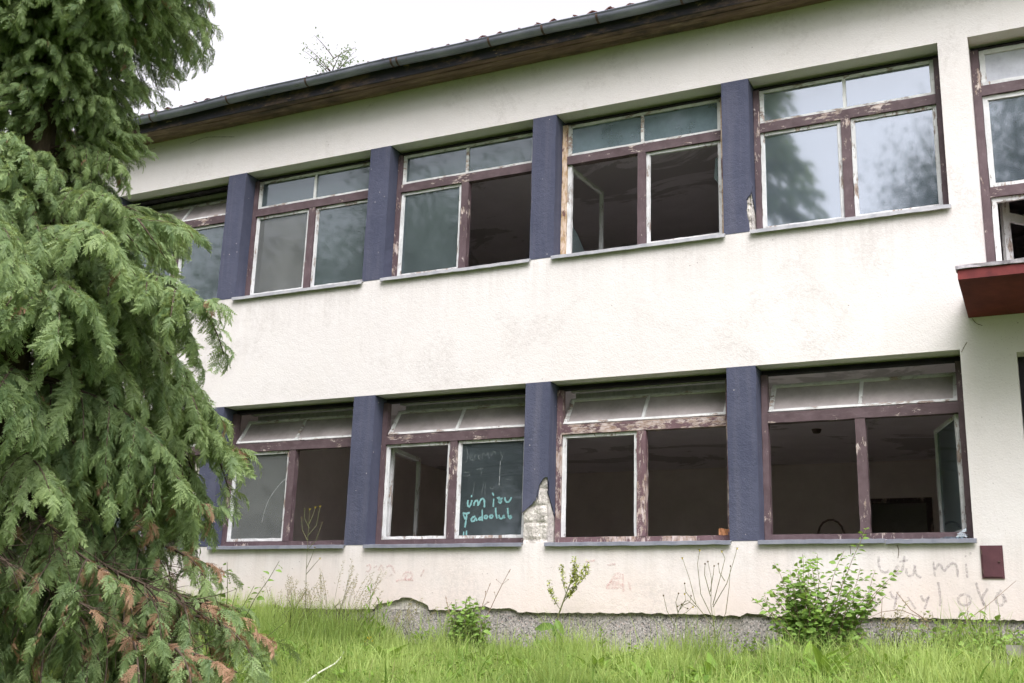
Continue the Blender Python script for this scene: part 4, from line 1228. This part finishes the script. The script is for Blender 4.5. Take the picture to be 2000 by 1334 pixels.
# a leafy sucker of another plant growing up among the brown boughs
def leafy_shoots(name, base, shoots, leafL, leafW, mat_idx_mats, per, label, cat, group=None, seed=0, up=.2, leaf_from=.15, droopk=.35, rad=.006, sep_leaves=True, twin=False):
    """stems as one part each, foliage as one part; shoots: (dx,dy,height,lean_x,lean_y)"""
    g = np.random.default_rng(seed)
    root = empty(name, base, label, cat, group)
    st = MB(); lf = MB()
    for (dx, dy, h, lx, ly) in shoots:
        n = 9; pts = []
        for i in range(n + 1):
            t = i / n
            pts.append((dx + lx * t ** 1.6 + g.normal(0, .006), dy + ly * t ** 1.6 + g.normal(0, .006), h * t - .04))
        st.tube(pts, list(np.linspace(rad, rad * .3, n + 1)), 5)
        L = math.sqrt(h * h + lx * lx + ly * ly); m = max(3, int(L * per))
        for i in range(m):
            t = leaf_from + (1 - leaf_from) * (i + g.random() * .5) / m; k = min(t, .995) * n; a = int(k); fr = k - a
            p = np.array(pts[a]) * (1 - fr) + np.array(pts[a + 1]) * fr
            for rep in range(2 if twin else 1):
                th = i * 2.4 + g.normal(0, .4) + rep * math.pi
                d = np.array([math.cos(th), math.sin(th), up + g.normal(0, .25)])
                sc = g.uniform(.7, 1.2) * (1 - .45 * t)
                stalk = p + d / np.linalg.norm(d) * leafL * .25 * sc
                lf.leaf(stalk, d, (g.normal(0, .75), g.normal(-.25, .75), 1), leafL * sc, leafW * sc, .12, 0, float(np.clip(.25 + .6 * t + g.normal(0, .18), 0, 1)), droopk)
    link('stem', st.mesh('stem', mat_idx_mats[1]), root)
    fo = link('foliage', lf.mesh('foliage', mat_idx_mats[0]), root); fo['kind'] = 'stuff'
    return root
GZ = lambda x, y: float(gz(x, y))
g = np.random.default_rng(9)
bx_, by_ = 4.55, -4.75
leafy_shoots('young_sapling', (bx_, by_, GZ(bx_, by_)), [(g.normal(0, .12), g.normal(0, .12), g.uniform(.75, 1.15), g.normal(0, .22), g.normal(0, .22)) for _ in range(9)], .085, .055, (M['shrub_leaf'], M['stem']), 16,
             'bright green young sapling growing up through the brown lower cypress boughs', 'sapling', seed=3, leaf_from=.35)

# ------------------------------------------------------------------ plants along the wall
# shrub in front of the rightmost ground-floor window
g = np.random.default_rng(21)
sh = []
for i in range(74):
    a = g.uniform(-1, 1)
    sh.append((g.normal(0, .13), g.normal(0, .10), g.uniform(.40, 1.10) * (1 - .32 * abs(a)), a * .48, g.normal(0, .14)))
sh += [(0.02, 0, 1.28, .46, -.05), (-.05, 0, 1.08, .30, 0), (.0, 0, 1.02, -.04, .05), (-.08, 0, .98, -.30, 0), (.1, 0, .80, .52, 0), (.1, 0, .92, .62, .02), (-.1, .02, .66, -.50, -.02)]
bush = leafy_shoots('leafy_shrub', (7.85, -.55, GZ(7.85, -.55)), sh, .092, .066, (M['shrub_leaf'], M['dry_stem']), 52, 'dense leafy shrub with long upright shoots below the split window sill', 'shrub', seed=5, leaf_from=.08)
# darker low greenery at its foot to the right
sh = [(g.normal(0, .20), g.normal(0, .08), g.uniform(.18, .46), g.normal(0, .12), g.normal(0, .06)) for _ in range(34)]
leafy_shoots('nettle_patch', (8.42, -.42, GZ(8.42, -.42)), sh, .06, .03, (M['shrub_leaf'], M['stem']), 26, 'low dark nettle patch between the tall shrub and the bramble', 'nettles', seed=6)
# nettle-like bush below the graffiti window
sh = [(g.normal(0, .13), g.normal(0, .08), g.uniform(.38, .70), g.normal(0, .10), g.normal(0, .06)) for _ in range(40)]
nb = leafy_shoots('weed_bush', (4.2, -.45, GZ(4.2, -.45)), sh, .095, .062, (M['shrub_leaf'], M['stem']), 30, 'small bushy weed with two long dry stems leaning right', 'weed', seed=7)
mb = MB()
for (dx, h, lx) in ((.03, .90, .46), (.0, .76, .27), (-.08, .62, -.16)):
    pts = [(dx + lx * (t ** 1.15), .02 * math.sin(t * 5), h * t) for t in np.linspace(0, 1, 8)]
    mb.tube(pts, list(np.linspace(.006, .003, 8)), 5)
    for t in (.72, .82, .9, .97):
        p = np.array(pts[int(t * 7)]); q = p + np.array([g.normal(0, .05), g.normal(0, .03), .05]); mb.tube([tuple(p), tuple(q)], .0018, 4); mb.ball(tuple(q), .006)
    mb.tube([pts[-1], tuple(np.array(pts[-1]) + np.array([lx * .04, 0, .03]))], [.006, .002], 5)
link('dry_stem', mb.mesh('dry_stem', M['dry_stem']), nb)
# bramble to the right, with bare arching canes
sh = [(g.normal(0, .10), g.normal(0, .06), g.uniform(.2, .50), g.normal(0, .16), g.normal(0, .06)) for _ in range(22)]
br = leafy_shoots('bramble', (8.86, -.32, GZ(8.86, -.32)), sh, .095, .07, (M['shrub_leaf'], M['stem']), 17, 'low bramble with bare arching canes under the sprayed writing', 'bramble', seed=8, leaf_from=.3)
mb = MB()
def cane(p0, pts, r=.005): mb.tube([p0] + pts, list(np.linspace(r, r * .5, len(pts) + 1)), 5)
cane((.08, 0, .28), [(.2, .02, .36), (.4, .04, .51), (.64, .06, .72)], .004)
cane((0, 0, .2), [(-.18, .05, .40), (-.34, .08, .46), (-.5, .1, .44), (-.72, .08, .34)], .004)
cane((-.1, .05, .36), [(-.25, .1, .46), (-.37, .12, .62)], .006)
cane((.22, .1, .2), [(.23, .1, .36), (.22, .12, .58)], .003); cane((.32, .1, .2), [(.325, .1, .36), (.33, .11, .48)], .003); cane((-.52, .1, .25), [(-.51, .1, .4), (-.49, .1, .6)], .004)
link('cane', mb.mesh('cane', M['dry_stem']), br)
mb = MB()
for q in range(14):
    p = (g.uniform(-.55, .5), g.uniform(-.02, .12), g.uniform(.25, .5)); mb.leaf(p, (g.normal(), g.normal(), g.normal(0, .3)), (0, -.5, 1), .085, .06, tint=float(g.uniform(.2, .9)))
lf = link('foliage', mb.mesh('foliage', M['shrub_leaf']), br); lf['kind'] = 'stuff'

# dock with a seed head
def dock(x, y, label):
    root = empty('dock_plant', (x, y, GZ(x, y)), label, 'dock')
    g = np.random.default_rng(31)
    pts = [(0, 0, -.03), (-.02, 0, .25), (.03, 0, .46), (.13, .0, .72), (.24, .0, .95)]
    mb = MB(); mb.tube(pts, [.010, .009, .008, .006, .003], 6)
    brs = []
    for (t, dx, h) in ((.55, -.13, .28), (.62, .16, .26), (.70, -.07, .30), (.74, .25, .20), (.8, .18, .22), (.85, .02, .22), (.66, .10, .12)):
        k = t * 4; a = int(k); p = np.array(pts[a]) + (np.array(pts[a + 1]) - np.array(pts[a])) * (k - a)
        q = p + np.array([dx, g.normal(0, .05), h]); mid = (p + q) / 2 + np.array([dx * .15, 0, -.02])
        mb.tube([tuple(p), tuple(mid), tuple(q)], [.004, .003, .002], 4); brs.append((p, mid, q))
    link('stem', mb.mesh('stem', M['stem']), root)
    brs.append((np.array(pts[3]), (np.array(pts[3]) + np.array(pts[4])) / 2, np.array(pts[4])))
    sd_ = MB()
    for (p, mid, q) in brs:
        for i in range(80):
            t = .25 + .75 * g.random(); c = (p * (1 - t) ** 2 + 2 * mid * t * (1 - t) + q * t * t) + g.normal(0, .011, 3)
            sd_.leaf(c, g.normal(0, 1, 3), (0, 0, 1), .027, .019, tint=float(g.random()))
    s_ = link('seed_head', sd_.mesh('seed_head', M['dock_seed']), root); s_['kind'] = 'stuff'
    for (z, dx, dy, L, W, dz) in ((.34, -1, -.1, .26, .085, .10), (.42, .5, -.3, .17, .06, -.6), (.30, .55, -.2, .16, .055, -.75), (.12, .9, -.4, .24, .10, .1), (.14, -.7, -.6, .22, .09, .3), (.05, .3, -1, .25, .10, .5), (.05, -.2, -.9, .25, .10, .6), (.06, .9, .1, .28, .11, .35), (.25, .05, -.4, .12, .05, .7)):
        b = MB(); b.leaf((0, 0, z), (dx, dy, dz), (.1, -.9, .45), L, W * 1.1, .10, 0, float(g.uniform(.15, .6)), .45)
        link('leaf', b.mesh('leaf', M['shrub_leaf']), root)
dock(5.20, -.40, 'dock plant with pale green seed head leaning right in front of the plinth')

# tall yellow-flowered stalks
def stalk(x, y, stems, label, group, seed, leaves=4):
    """stems: list of polylines (local x,z); each ends in a flower or bud"""
    root = empty('hawksbeard', (x, y, GZ(x, y)), label, 'wildflower', group)
    g = np.random.default_rng(seed)
    mb = MB(); fl = []; bd = []
    for pl, tip in stems:
        pts = [(px, .03 * math.sin(pz * 5 + px * 9), pz) for px, pz in pl]
        mb.tube(pts, list(np.linspace(.0042, .002, len(pts))), 5)
        (fl if tip == 'f' else bd if tip == 'b' else []).append(pts[-1])
    link('stem', mb.mesh('stem', M['stem']), root)
    for p in fl:
        f = MB(); f.ball((p[0], p[1], p[2] - .006), .008)
        for q in range(9):
            a = q * 2 * math.pi / 9; f.leaf((p[0], p[1], p[2]), (math.cos(a), math.sin(a), .55), (0, 0, 1), .020, .010)
        link('flower', f.mesh('flower', M['yellow']), root)
    for p in bd:
        f = MB(); f.ball(p, .0085); f.leaf(p, (0, 0, 1), (1, 0, 0), .016, .010); link('seed_bud', f.mesh('seed_bud', M['bud']), root)
    for q in range(leaves):
        a = q * 1.7 + seed; f = MB(); f.leaf((0, 0, .03 + .07 * q), (math.cos(a), -abs(math.sin(a)) - .1, .35), (0, 0, 1), .2 - .025 * q, .05, .1, 0, float(g.random()), .3); link('leaf', f.mesh('leaf', M['weed']), root)
    return root
GRP = 'tall yellow flowered weeds by the wall'
stalk(2.17, -.5, [([(0, 0), (-.01, .4), (.0, .8), (-.02, 1.2), (-.05, 1.52)], 'f'), ([(-.01, 1.05), (.08, 1.16), (.13, 1.36)], 'b'), ([(-.02, 1.22), (.06, 1.33), (.09, 1.55)], 'f'), ([(-.02, 1.16), (-.1, 1.28), (-.13, 1.42)], 'b'),
     ([(-.02, 1.3), (-.1, 1.42), (-.11, 1.52)], 'b'), ([(.0, .78), (.1, .88), (.16, .96)], 'f'), ([(0, .6), (-.14, .42), (-.3, .32), (-.48, .05)], ''), ([(.0, .84), (.06, .98), (.08, 1.08)], 'b'), ([(-.03, 1.35), (.0, 1.45), (.02, 1.54)], 'f')],
     'tallest yellow flowered stalk rising in front of the open ground floor window', GRP, 2, 5)
stalk(6.89, -.5, [([(0, 0), (-.02, .35), (-.05, .62), (-.03, .86), (-.06, 1.02)], 'b'), ([(-.03, .42), (-.2, .62), (-.26, .86), (-.33, 1.06)], 'f'), ([(-.02, .46), (-.15, .72), (-.17, 1.0), (-.14, 1.13)], 'f'), ([(-.03, .6), (.12, .82), (.17, 1.0), (.21, 1.15)], 'f'),
     ([(-.03, .62), (.05, .85), (.10, 1.05), (.07, 1.12)], 'f'), ([(0, .3), (.1, .55), (.14, .78), (.15, .98)], 'b'), ([(-.05, .7), (-.1, .9), (-.09, 1.0)], 'b'), ([(-.05, .74), (-.01, .9), (.0, .98)], 'b'), ([(-.2, .6), (-.28, .66), (-.37, .60)], 'b'), ([(-.2, .62), (-.3, .74), (-.31, .82)], 'b'), ([(.1, .84), (.05, .92), (.04, 1.0)], 'b')],
     'branching yellow flowered weed spreading in front of the worn window sill', GRP, 3, 6)
stalk(6.40, -.48, [([(0, 0), (.03, .25), (.09, .48), (.16, .62)], 'b'), ([(.07, .42), (.0, .56), (-.03, .70)], 'b'), ([(.1, .5), (.2, .54), (.27, .60)], 'f'), ([(.12, .53), (.1, .64), (.13, .72)], 'b'), ([(.14, .58), (.2, .66), (.19, .72)], 'f'), ([(.15, .6), (.24, .64), (.25, .70)], 'b'), ([(.12, .55), (.17, .60), (.22, .58)], 'b')],
     'short crooked weed with dark seed buds beside the branching one', GRP, 4, 3)
stalk(3.25, -.85, [([(0, 0), (.0, .1), (.01, .19)], 'f'), ([(0, .02), (.03, .1), (.045, .17)], 'f'), ([(0, .02), (-.03, .1), (-.035, .16)], 'f'), ([(0, .04), (.0, .1), (-.01, .20)], 'f'), ([(0, .04), (.02, .1), (.025, .205)], 'f')],
     'low clump of yellow flowers in the long grass', GRP, 5, 4)
# upright leafy weed
g = np.random.default_rng(41)
leafy_shoots('upright_weed', (3.05, -.5, GZ(3.05, -.5)), [(0, 0, .78, -.03, 0), (.05, 0, .62, .06, 0), (-.04, .02, .55, -.05, 0), (.1, 0, .58, .12, 0)], .13, .032, (M['weed'], M['stem']), 26, 'upright weed with narrow pointed leaves before the chipped plaster', 'weed', seed=12, up=1.6, droopk=.1)

# small leafy weeds dotted along the plinth and in the lawn
g = np.random.default_rng(44)
SW = [(3.55, -.2, .30, 'at the right end of the large plaster chip'), (3.82, -.3, .36, 'just left of the bushy weed with dry stems'), (4.62, -.2, .34, 'just right of the bushy weed with dry stems'), (4.95, -.35, .30, 'close on the left of the dock plant'),
      (5.62, -.25, .40, 'close on the right of the dock plant'), (6.02, -.2, .26, 'midway between the dock and the crooked weed'), (6.25, -.55, .30, 'close on the left of the crooked weed'), (6.64, -.2, .34, 'between the crooked and the branching weed'),
      (7.18, -.3, .40, 'between the branching weed and the tall shrub'), (8.66, -.25, .36, 'between nettle patch and bramble'), (9.14, -.35, .42, 'on the right of the bramble'), (9.40, -.3, .40, 'straight below the maroon wall hatch'),
      (4.85, -1.6, .2, 'out in the lawn below the dock'), (6.05, -1.1, .22, 'out in the lawn below the crooked weed'), (8.25, -1.25, .24, 'out in the lawn below the nettle patch'), (5.35, -1.0, .2, 'out in the lawn right below the dock leaves'), (7.3, -1.3, .24, 'out in the lawn left of the pointed light clump')]
for i, (x, y, hh, lab) in enumerate(SW):
    sh_ = [(g.normal(0, .07), g.normal(0, .04), hh * g.uniform(.6, 1.1), g.normal(0, .07), g.normal(0, .05)) for _ in range(int(g.integers(5, 11)))]
    leafy_shoots('small_weed', (x, y, GZ(x, y)), sh_, g.uniform(.05, .085), g.uniform(.022, .05), (M['weed'], M['stem']), 38, 'small leafy weed ' + lab, 'weed', 'small leafy weeds below the wall', seed=300 + i, up=g.uniform(.2, 1.2), rad=.004)

# bright broad-leaved rosettes in the lawn
ros = [(4.2, -2.0, .22, .26, 'upright pair of broad bright leaves standing in the lawn below the chipped plaster'), (5.65, -2.0, .17, .15, 'low dark broad leaves in the lawn below the dock'), (6.3, -2.05, .24, .2, 'large bright yellow green leaf rosette in the lawn below the worn window'),
       (7.93, -1.5, .30, .17, 'clump of pointed light green leaves in front of the tall shrub'), (7.45, -2.5, .2, .17, 'broad leaves at the lawn edge between shrub and worn window'), (8.66, -2.1, .28, .14, 'feathery light green weed in the lawn below the nettles'),
       (9.0, -2.1, .26, .13, 'tall pointed weed in the lawn below the wall hatch'), (6.75, -2.3, .18, .15, 'small broad leaf rosette right of the large bright one'), (3.2, -2.0, .16, .12, 'small leaf rosette beside the bleached stick'), (8.3, -2.6, .24, .16, 'bright leaf rosette below the shrub near the camera'),
       (7.0, -2.7, .2, .14, 'bright leaf tuft at the very edge of the lawn')]
for i, (x, y, h, w, lab) in enumerate(ros):
    g = np.random.default_rng(50 + i)
    root = empty('broadleaf_weed', (x, y, GZ(x, y)), lab, 'weed', 'broad leaved weeds in the lawn')
    for q in range(7 + int(g.integers(0, 5))):
        a = q * 2.4 + g.normal(0, .3); b = MB(); up = g.uniform(.7, 2.2)
        b.leaf((0, 0, -.01), (math.cos(a), math.sin(a), up), (-math.cos(a), -math.sin(a), .6), h * g.uniform(.9, 1.6), w * .46, .16, 0, float(g.uniform(.45, 1)), .35)
        link('leaf', b.mesh('leaf', M['weed']), root)

# seeding grass stems by the wall
def panicle(x, y, h, lx, seed, label):
    g = np.random.default_rng(seed)
    root = empty('seeding_grass', (x, y, GZ(x, y)), label, 'grass', 'tall seeding grasses by the wall')
    mb = MB(); hd = MB()
    for s_ in range(9):
        dx = g.normal(0, .10); hh = h * g.uniform(.75, 1.05); l2 = lx + g.normal(0, .06)
        pts = [(dx + l2 * t ** 2.2, .02 * s_, hh * t - .02) for t in np.linspace(0, 1, 8)]
        mb.tube(pts, list(np.linspace(.0028, .0012, 8)), 4)
        for q in range(26):
            t = .70 + .30 * q / 26; k = t * 7; a = min(int(k), 6); p = np.array(pts[a]) + (np.array(pts[a + 1]) - np.array(pts[a])) * (k - a)
            d = np.array([l2 * 2 + g.normal(0, .5), g.normal(0, .4), .45 + g.normal(0, .4)])
            c = p + d / np.linalg.norm(d) * g.uniform(0, .05) * (1.4 - t)
            hd.leaf(c, d, (0, -1, .2), .022, .006, tint=float(g.random()), droop=.5)
        for q in range(3):
            k = g.uniform(1, 4); p = pts[int(k)]; a = g.uniform(0, 6.28); mb.leaf(p, (math.cos(a) * .6, math.sin(a) * .4, 1), (0, 0, 1), .3, .008, tint=.5, droop=.6)
    link('stem', mb.mesh('stem', M['stem']), root)
    o = link('seed_head', hd.mesh('seed_head', M['seed']), root); o['kind'] = 'stuff'
for i, (x, y, h, lx, lab) in enumerate(((2.36, -.42, .85, -.12, 'seeding grass bending left beside the tallest yellow flowered stalk'), (2.55, -.40, .98, .16, 'seeding grass bending right under the gap between two sills'), (2.72, -.45, .90, .26, 'seeding grass leaning furthest right before the upright weed'),
                                       (1.85, -.45, .75, -.1, 'thin seeding grass nearest the cypress boughs'), (2.05, -.6, .7, .1, 'short seeding grass at the foot of the tallest yellow stalk'), (3.35, -.45, .62, .1, 'sparse seeding grass in front of the chipped plaster'), (8.55, -.8, .55, .1, 'grass tuft with dry stems right of the shrub'))):
    panicle(x, y, h, lx, 70 + i, lab)

# bleached stick lying in the grass, concrete steps at the right
mb = MB()
p = [(3.93, -2.26), (4.17, -2.68), (4.35, -3.02), (4.46, -3.38), (4.594, -3.72), (4.70, -4.0)]
ox, oy = 4.35, -3.0
pts = [(q[0] - ox, q[1] - oy, GZ(*q) - GZ(ox, oy) + .115 + dz) for q, dz in zip(p, (.02, .0, .01, .005, 0, 0))]
mb.tube(pts, [.004, .006, .007, .007, .008, .008], 6)
st_ = link('stick', mb.mesh('stick', M['stick']), None, (ox, oy, GZ(ox, oy)))
tag(st_, 'bleached crooked stick lying in the lawn', 'stick')
for i, (x0, x1, y0, y1, h, lab) in enumerate(((9.42, 11.2, -1.05, -.55, .17, 'upper mossy concrete step nearly hidden in greenery beside the wall'), (9.30, 11.2, -1.6, -1.12, .05, 'lower mossy concrete step sunk in the lawn at the entrance'))):
    zz = GZ((x0 + x1) / 2, (y0 + y1) / 2)
    mb = MB(); mb.bar(x0 - 10, x1 - 10, y0 + 1, y1 + 1, -.3, h, 0, 14, .006)
    o = link('concrete_step', mb.mesh('concrete_step', M['concrete']), None, (10, -1, zz)); tag(o, lab, 'step', 'concrete steps to the entrance')
sh = [(g.normal(0, .36), g.normal(0, .26), g.uniform(.14, .36), g.normal(0, .1), g.normal(0, .1)) for _ in range(120)]
leafy_shoots('ground_ivy', (9.62, -.75, GZ(9.62, -.75)), sh, .07, .06, (M['shrub_leaf'], M['stem']), 34, 'spreading low greenery covering the steps by the entrance', 'ivy', seed=15, leaf_from=.2)

# ------------------------------------------------------------------ grass
def blades(name, X, Y, H, W, mat, seed, lean=.45, dropz=.0, tint0=.0, tint1=1.0, curl=.6):
    g = np.random.default_rng(seed); n = len(X)
    Z = gz(X, Y) - .015
    a = g.uniform(0, 2 * np.pi, n); ln = np.abs(g.normal(0, lean, n)); az = g.uniform(0, 2 * np.pi, n)
    wx, wy = np.cos(a) * W * .5, np.sin(a) * W * .5
    lx, ly = np.cos(az) * ln * H, np.sin(az) * ln * H
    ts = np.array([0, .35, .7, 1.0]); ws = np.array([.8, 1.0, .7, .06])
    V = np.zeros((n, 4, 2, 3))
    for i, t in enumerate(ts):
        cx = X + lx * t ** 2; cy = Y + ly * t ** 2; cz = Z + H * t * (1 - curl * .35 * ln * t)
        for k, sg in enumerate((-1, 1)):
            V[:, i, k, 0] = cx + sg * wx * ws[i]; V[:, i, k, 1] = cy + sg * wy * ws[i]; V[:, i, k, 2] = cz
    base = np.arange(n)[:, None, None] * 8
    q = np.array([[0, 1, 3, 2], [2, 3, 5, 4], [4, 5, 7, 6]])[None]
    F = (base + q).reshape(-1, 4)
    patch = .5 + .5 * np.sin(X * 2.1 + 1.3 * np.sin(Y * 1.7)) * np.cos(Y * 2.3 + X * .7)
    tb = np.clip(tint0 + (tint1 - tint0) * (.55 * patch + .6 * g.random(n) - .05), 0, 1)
    T = (tb[:, None] * np.array([.10, .45, .85, 1.05])[None]).clip(0, 1)  # blade feet darkened: shade between tufts put into the tint
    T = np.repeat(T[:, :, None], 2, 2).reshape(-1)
    me = np_mesh(name, V.reshape(-1, 3), F, mat, T)
    o = link(name, me); return tag(o, kind='stuff')
g = np.random.default_rng(77)
n = 105000
X = g.uniform(.2, 12.2, n); Y = -(g.random(n) ** 1.1) * 4.6 - .02
H = .098 * g.lognormal(0, .48, n) * (1 + .5 * np.sin(X * 3.1 + Y * 2) * np.sin(Y * 3.7 + X)).clip(.4, 2) + .03
kc = np.stack([g.uniform(.2, 12, 420), -g.random(420) * 4.4], -1); kr = g.uniform(.06, .20, 420); kh = g.uniform(.35, 1.5, 420)
boost = np.zeros(n)
for (qx, qy), r_, h_ in zip(kc, kr, kh): boost = np.maximum(boost, h_ * np.exp(-((X - qx) ** 2 + (Y - qy) ** 2) / (r_ * r_)))
H = H * (.72 + boost)
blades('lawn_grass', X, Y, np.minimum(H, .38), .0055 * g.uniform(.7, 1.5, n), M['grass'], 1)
n = 30000
X = g.uniform(-9, 15, n); Y = -4.2 - g.random(n) * 6.5
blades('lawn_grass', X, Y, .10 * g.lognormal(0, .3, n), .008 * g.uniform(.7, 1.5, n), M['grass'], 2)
# long grass against the wall: tall on the left, thinning to the right
n = 19000
X = np.concatenate([g.uniform(-1.0, 3.2, n - 9000), g.uniform(3.2, 10.5, 9000)]); Y = -np.abs(g.normal(0, .45, n)) - .05
H = np.where(X < 3.0, .36, np.where(X < 4.2, .25, .21)) * g.lognormal(0, .36, n)
H *= np.where((X > 3.2), .6 + .8 * (np.sin(X * 5.0) > .2), 1)
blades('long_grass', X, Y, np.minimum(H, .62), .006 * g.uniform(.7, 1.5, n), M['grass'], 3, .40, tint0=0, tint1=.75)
# coarse broad blades and dry straws scattered through the lawn, in loose clumps
n = 5200
cx = g.uniform(.5, 11.8, 150); cy = -g.random(150) * 4.1 - .1; ci = g.integers(0, 150, n)
X = cx[ci] + g.normal(0, .11, n); Y = np.minimum(cy[ci] + g.normal(0, .10, n), -.06)
blades('coarse_grass', X, Y, .15 * g.lognormal(0, .32, n), .013 * g.uniform(.6, 1.5, n), M['weed'], 4, .55, tint0=.2, tint1=1)
n = 3200
X = g.uniform(.5, 11.8, n); Y = -g.random(n) * 4.1 - .05
blades('dry_grass', X, Y, .16 * g.lognormal(0, .35, n), .0035 * g.uniform(.7, 1.5, n), M['seed'], 5, .95)
# small-leaved ground cover among the grass
n = 16000
X = g.uniform(.5, 11.5, n); Y = -(g.random(n)) * 4.2 - .05; Z = gz(X, Y) + g.uniform(.03, .13, n)
th = g.uniform(0, 6.28, n); s_ = g.uniform(.008, .02, n); tl = g.normal(0, .5, n); tl2 = g.normal(0, .5, n)
V = np.zeros((n, 4, 3))
for i, (a, b) in enumerate(((-1, 0), (0, -.7), (1, 0), (0, .7))):
    V[:, i, 0] = X + s_ * (a * np.cos(th) - b * np.sin(th)); V[:, i, 1] = Y + s_ * (a * np.sin(th) + b * np.cos(th)); V[:, i, 2] = Z + s_ * (a * tl + b * tl2)
tag(link('ground_cover', np_mesh('ground_cover', V.reshape(-1, 3), np.arange(n * 4).reshape(n, 4), M['weed'], np.repeat(g.random(n), 4))), kind='stuff')

# broad low leaves (plantain, dandelion, clover) matted through the grass
lf = MB()
pc = [(g.uniform(.8, 11.6), -g.random() * 3.9 - .1) for _ in range(170)]
for q in range(2300):
    cx_, cy_ = pc[int(g.integers(170))]
    x = cx_ + g.normal(0, .09); y = min(cy_ + g.normal(0, .08), -.05); a = g.uniform(0, 6.28)
    lf.leaf((x, y, GZ(x, y) + g.uniform(.02, .10)), (math.cos(a), math.sin(a), g.uniform(.1, 1.6)), (g.normal(0, .5), g.normal(-.3, .5), 1), g.uniform(.05, .13), g.uniform(.02, .045), .15, 0, float(np.clip(g.normal(.6, .25), 0, 1)), .4)
tag(link('low_broad_leaves', lf.mesh('low_broad_leaves', M['weed'])), kind='stuff')

# ------------------------------------------------------------------ trees
def leaf_cloud(name, n, rx, ry, rz, seed, size, mat, clumps=40, hollow=.45):
    g = np.random.default_rng(seed)
    C = g.normal(0, 1, (clumps, 3)); C /= np.linalg.norm(C, axis=1)[:, None]; C *= g.uniform(hollow, .95, (clumps, 1))
    ci = g.integers(0, clumps, n)
    P = C[ci] + g.normal(0, .17, (n, 3))
    P[:, 2] -= np.abs(g.normal(0, .12, n))
    P *= np.array([rx, ry, rz])
    u = g.normal(0, 1, (n, 3)); u /= np.linalg.norm(u, axis=1)[:, None]
    w = np.cross(u, g.normal(0, 1, (n, 3))); w /= np.linalg.norm(w, axis=1)[:, None]
    s_ = size * g.uniform(.6, 1.4, (n, 1))
    V = np.stack([P - u * s_, P + w * s_ * .5, P + u * s_, P - w * s_ * .5], 1).reshape(-1, 3)
    return np_mesh(name, V, np.arange(4 * n).reshape(n, 4), mat, np.repeat(np.clip(g.normal(.5, .25, n), 0, 1), 4)), C * np.array([rx, ry, rz])
# thin birch showing over the roof
bxx, byy = -8.1, 12.7
zb_ = GZ(bxx, byy)
birch = empty('birch_tree', (bxx, byy, zb_), 'sparse birch top showing above the gutter behind the roof', 'tree')
bh = 15.9 - zb_
g = np.random.default_rng(91)
trunk_part(birch, bh - 1.0, .13, (.2, 0), seed=2)
br_mb = MB(); lf = MB()
for i in range(85):
    t = g.uniform(.45, .99); z = bh * t; a = g.uniform(0, 6.28); L = (2.4 * (1 - t) + .95) * g.uniform(.6, 1.1)
    p0 = np.array([.2 * t, 0, z - .2]); d = np.array([math.cos(a) * .75, math.sin(a) * .75, .7])
    pts = [p0 + d * L * s_ + np.array([0, 0, -.18 * L * s_ * s_]) for s_ in np.linspace(0, 1, 6)]
    br_mb.tube([tuple(q) for q in pts], list(np.linspace(.018, .004, 6)), 4)
    for q in range(int(36 * L)):
        k = g.uniform(1.2, 5); b = min(int(k), 4); c = pts[b] + (pts[b + 1] - pts[b]) * (k - b) + g.normal(0, .10, 3)
        lf.leaf(c, (g.normal(), g.normal(), -.6), (0, 0, 1), .065, .045, tint=float(g.random()))
link('branch', br_mb.mesh('branch', M['bark']), birch)['kind'] = 'stuff'
link('crown', lf.mesh('crown', M['birch_leaf']), birch)['kind'] = 'stuff'

# trees across the lawn, seen only mirrored in the panes
CR = [leaf_cloud('crown', 80000, 1, 1, 1, 200 + i, .014, M['dark_leaf'], 46) for i in range(2)]
def big_tree(x, y, h, r, k, label, squash=1.0):
    z = GZ(x, y); root = empty('broadleaf_tree', (x, y, z), label, 'tree', 'tall trees across the lawn')
    trunk_part(root, h * .75, .22, (.2, -.1), seed=k)
    me, C = CR[k % 2]
    o = link('crown', me, root); o['kind'] = 'stuff'; o.location = (0, 0, h * .60); o.scale = (r, r, h * .42); o.rotation_euler = (0, 0, k * 1.1)
    mb = MB()
    for c in C[:24]:
        e = Vector((c[0] * r, c[1] * r, c[2] * h * .42 + h * .60)); a = Vector((0, 0, h * (.25 + .3 * random.random())))
        mb.tube([a, (a + e) / 2 + Vector((0, 0, -.2)), e], [.07, .045, .015], 5)
    b = link('limb', mb.mesh('limb', M['bark']), root); b['kind'] = 'stuff'
for i, (x, y, h, r, lab) in enumerate(((-12, -17, 15, 4.2, 'leafy tree across the lawn farthest along the row'), (-6.5, -16, 16, 4.0, 'leafy tree across the lawn second from the far end'), (-1.2, -17, 17, 4.0, 'tall leafy tree across the lawn third from the far end'), (9.6, -21, 19, 3.6, 'tallest leafy tree standing behind the viewpoint'), (14.5, -22, 15, 4.2, 'leafy tree across the lawn beyond the entrance'))):
    big_tree(x, y, h, r, i, lab)
def conifer(x, y, h, r, label, seed):
    z0 = GZ(x, y); root = empty('conifer_tree', (x, y, z0), label, 'tree', 'tall trees across the lawn')
    trunk_part(root, h, .22, seed=seed)
    g = np.random.default_rng(seed); az = 0; z = h * .06
    while z < h * .985:
        az += 2.4 + g.normal(0, .2); L = r * (1 - z / h) ** .8 * g.uniform(.75, 1.1) + .25
        add_bough(root, BOUGH[int(g.integers(6))], (0, 0, z), az, R(10 + 20 * z / h), L / 1.3, 0, sz=L / 1.3 * 1.35)
        z += h * .0085
conifer(3.0, -15.0, 21, 3.7, 'drooping dark conifer across the lawn', 7)
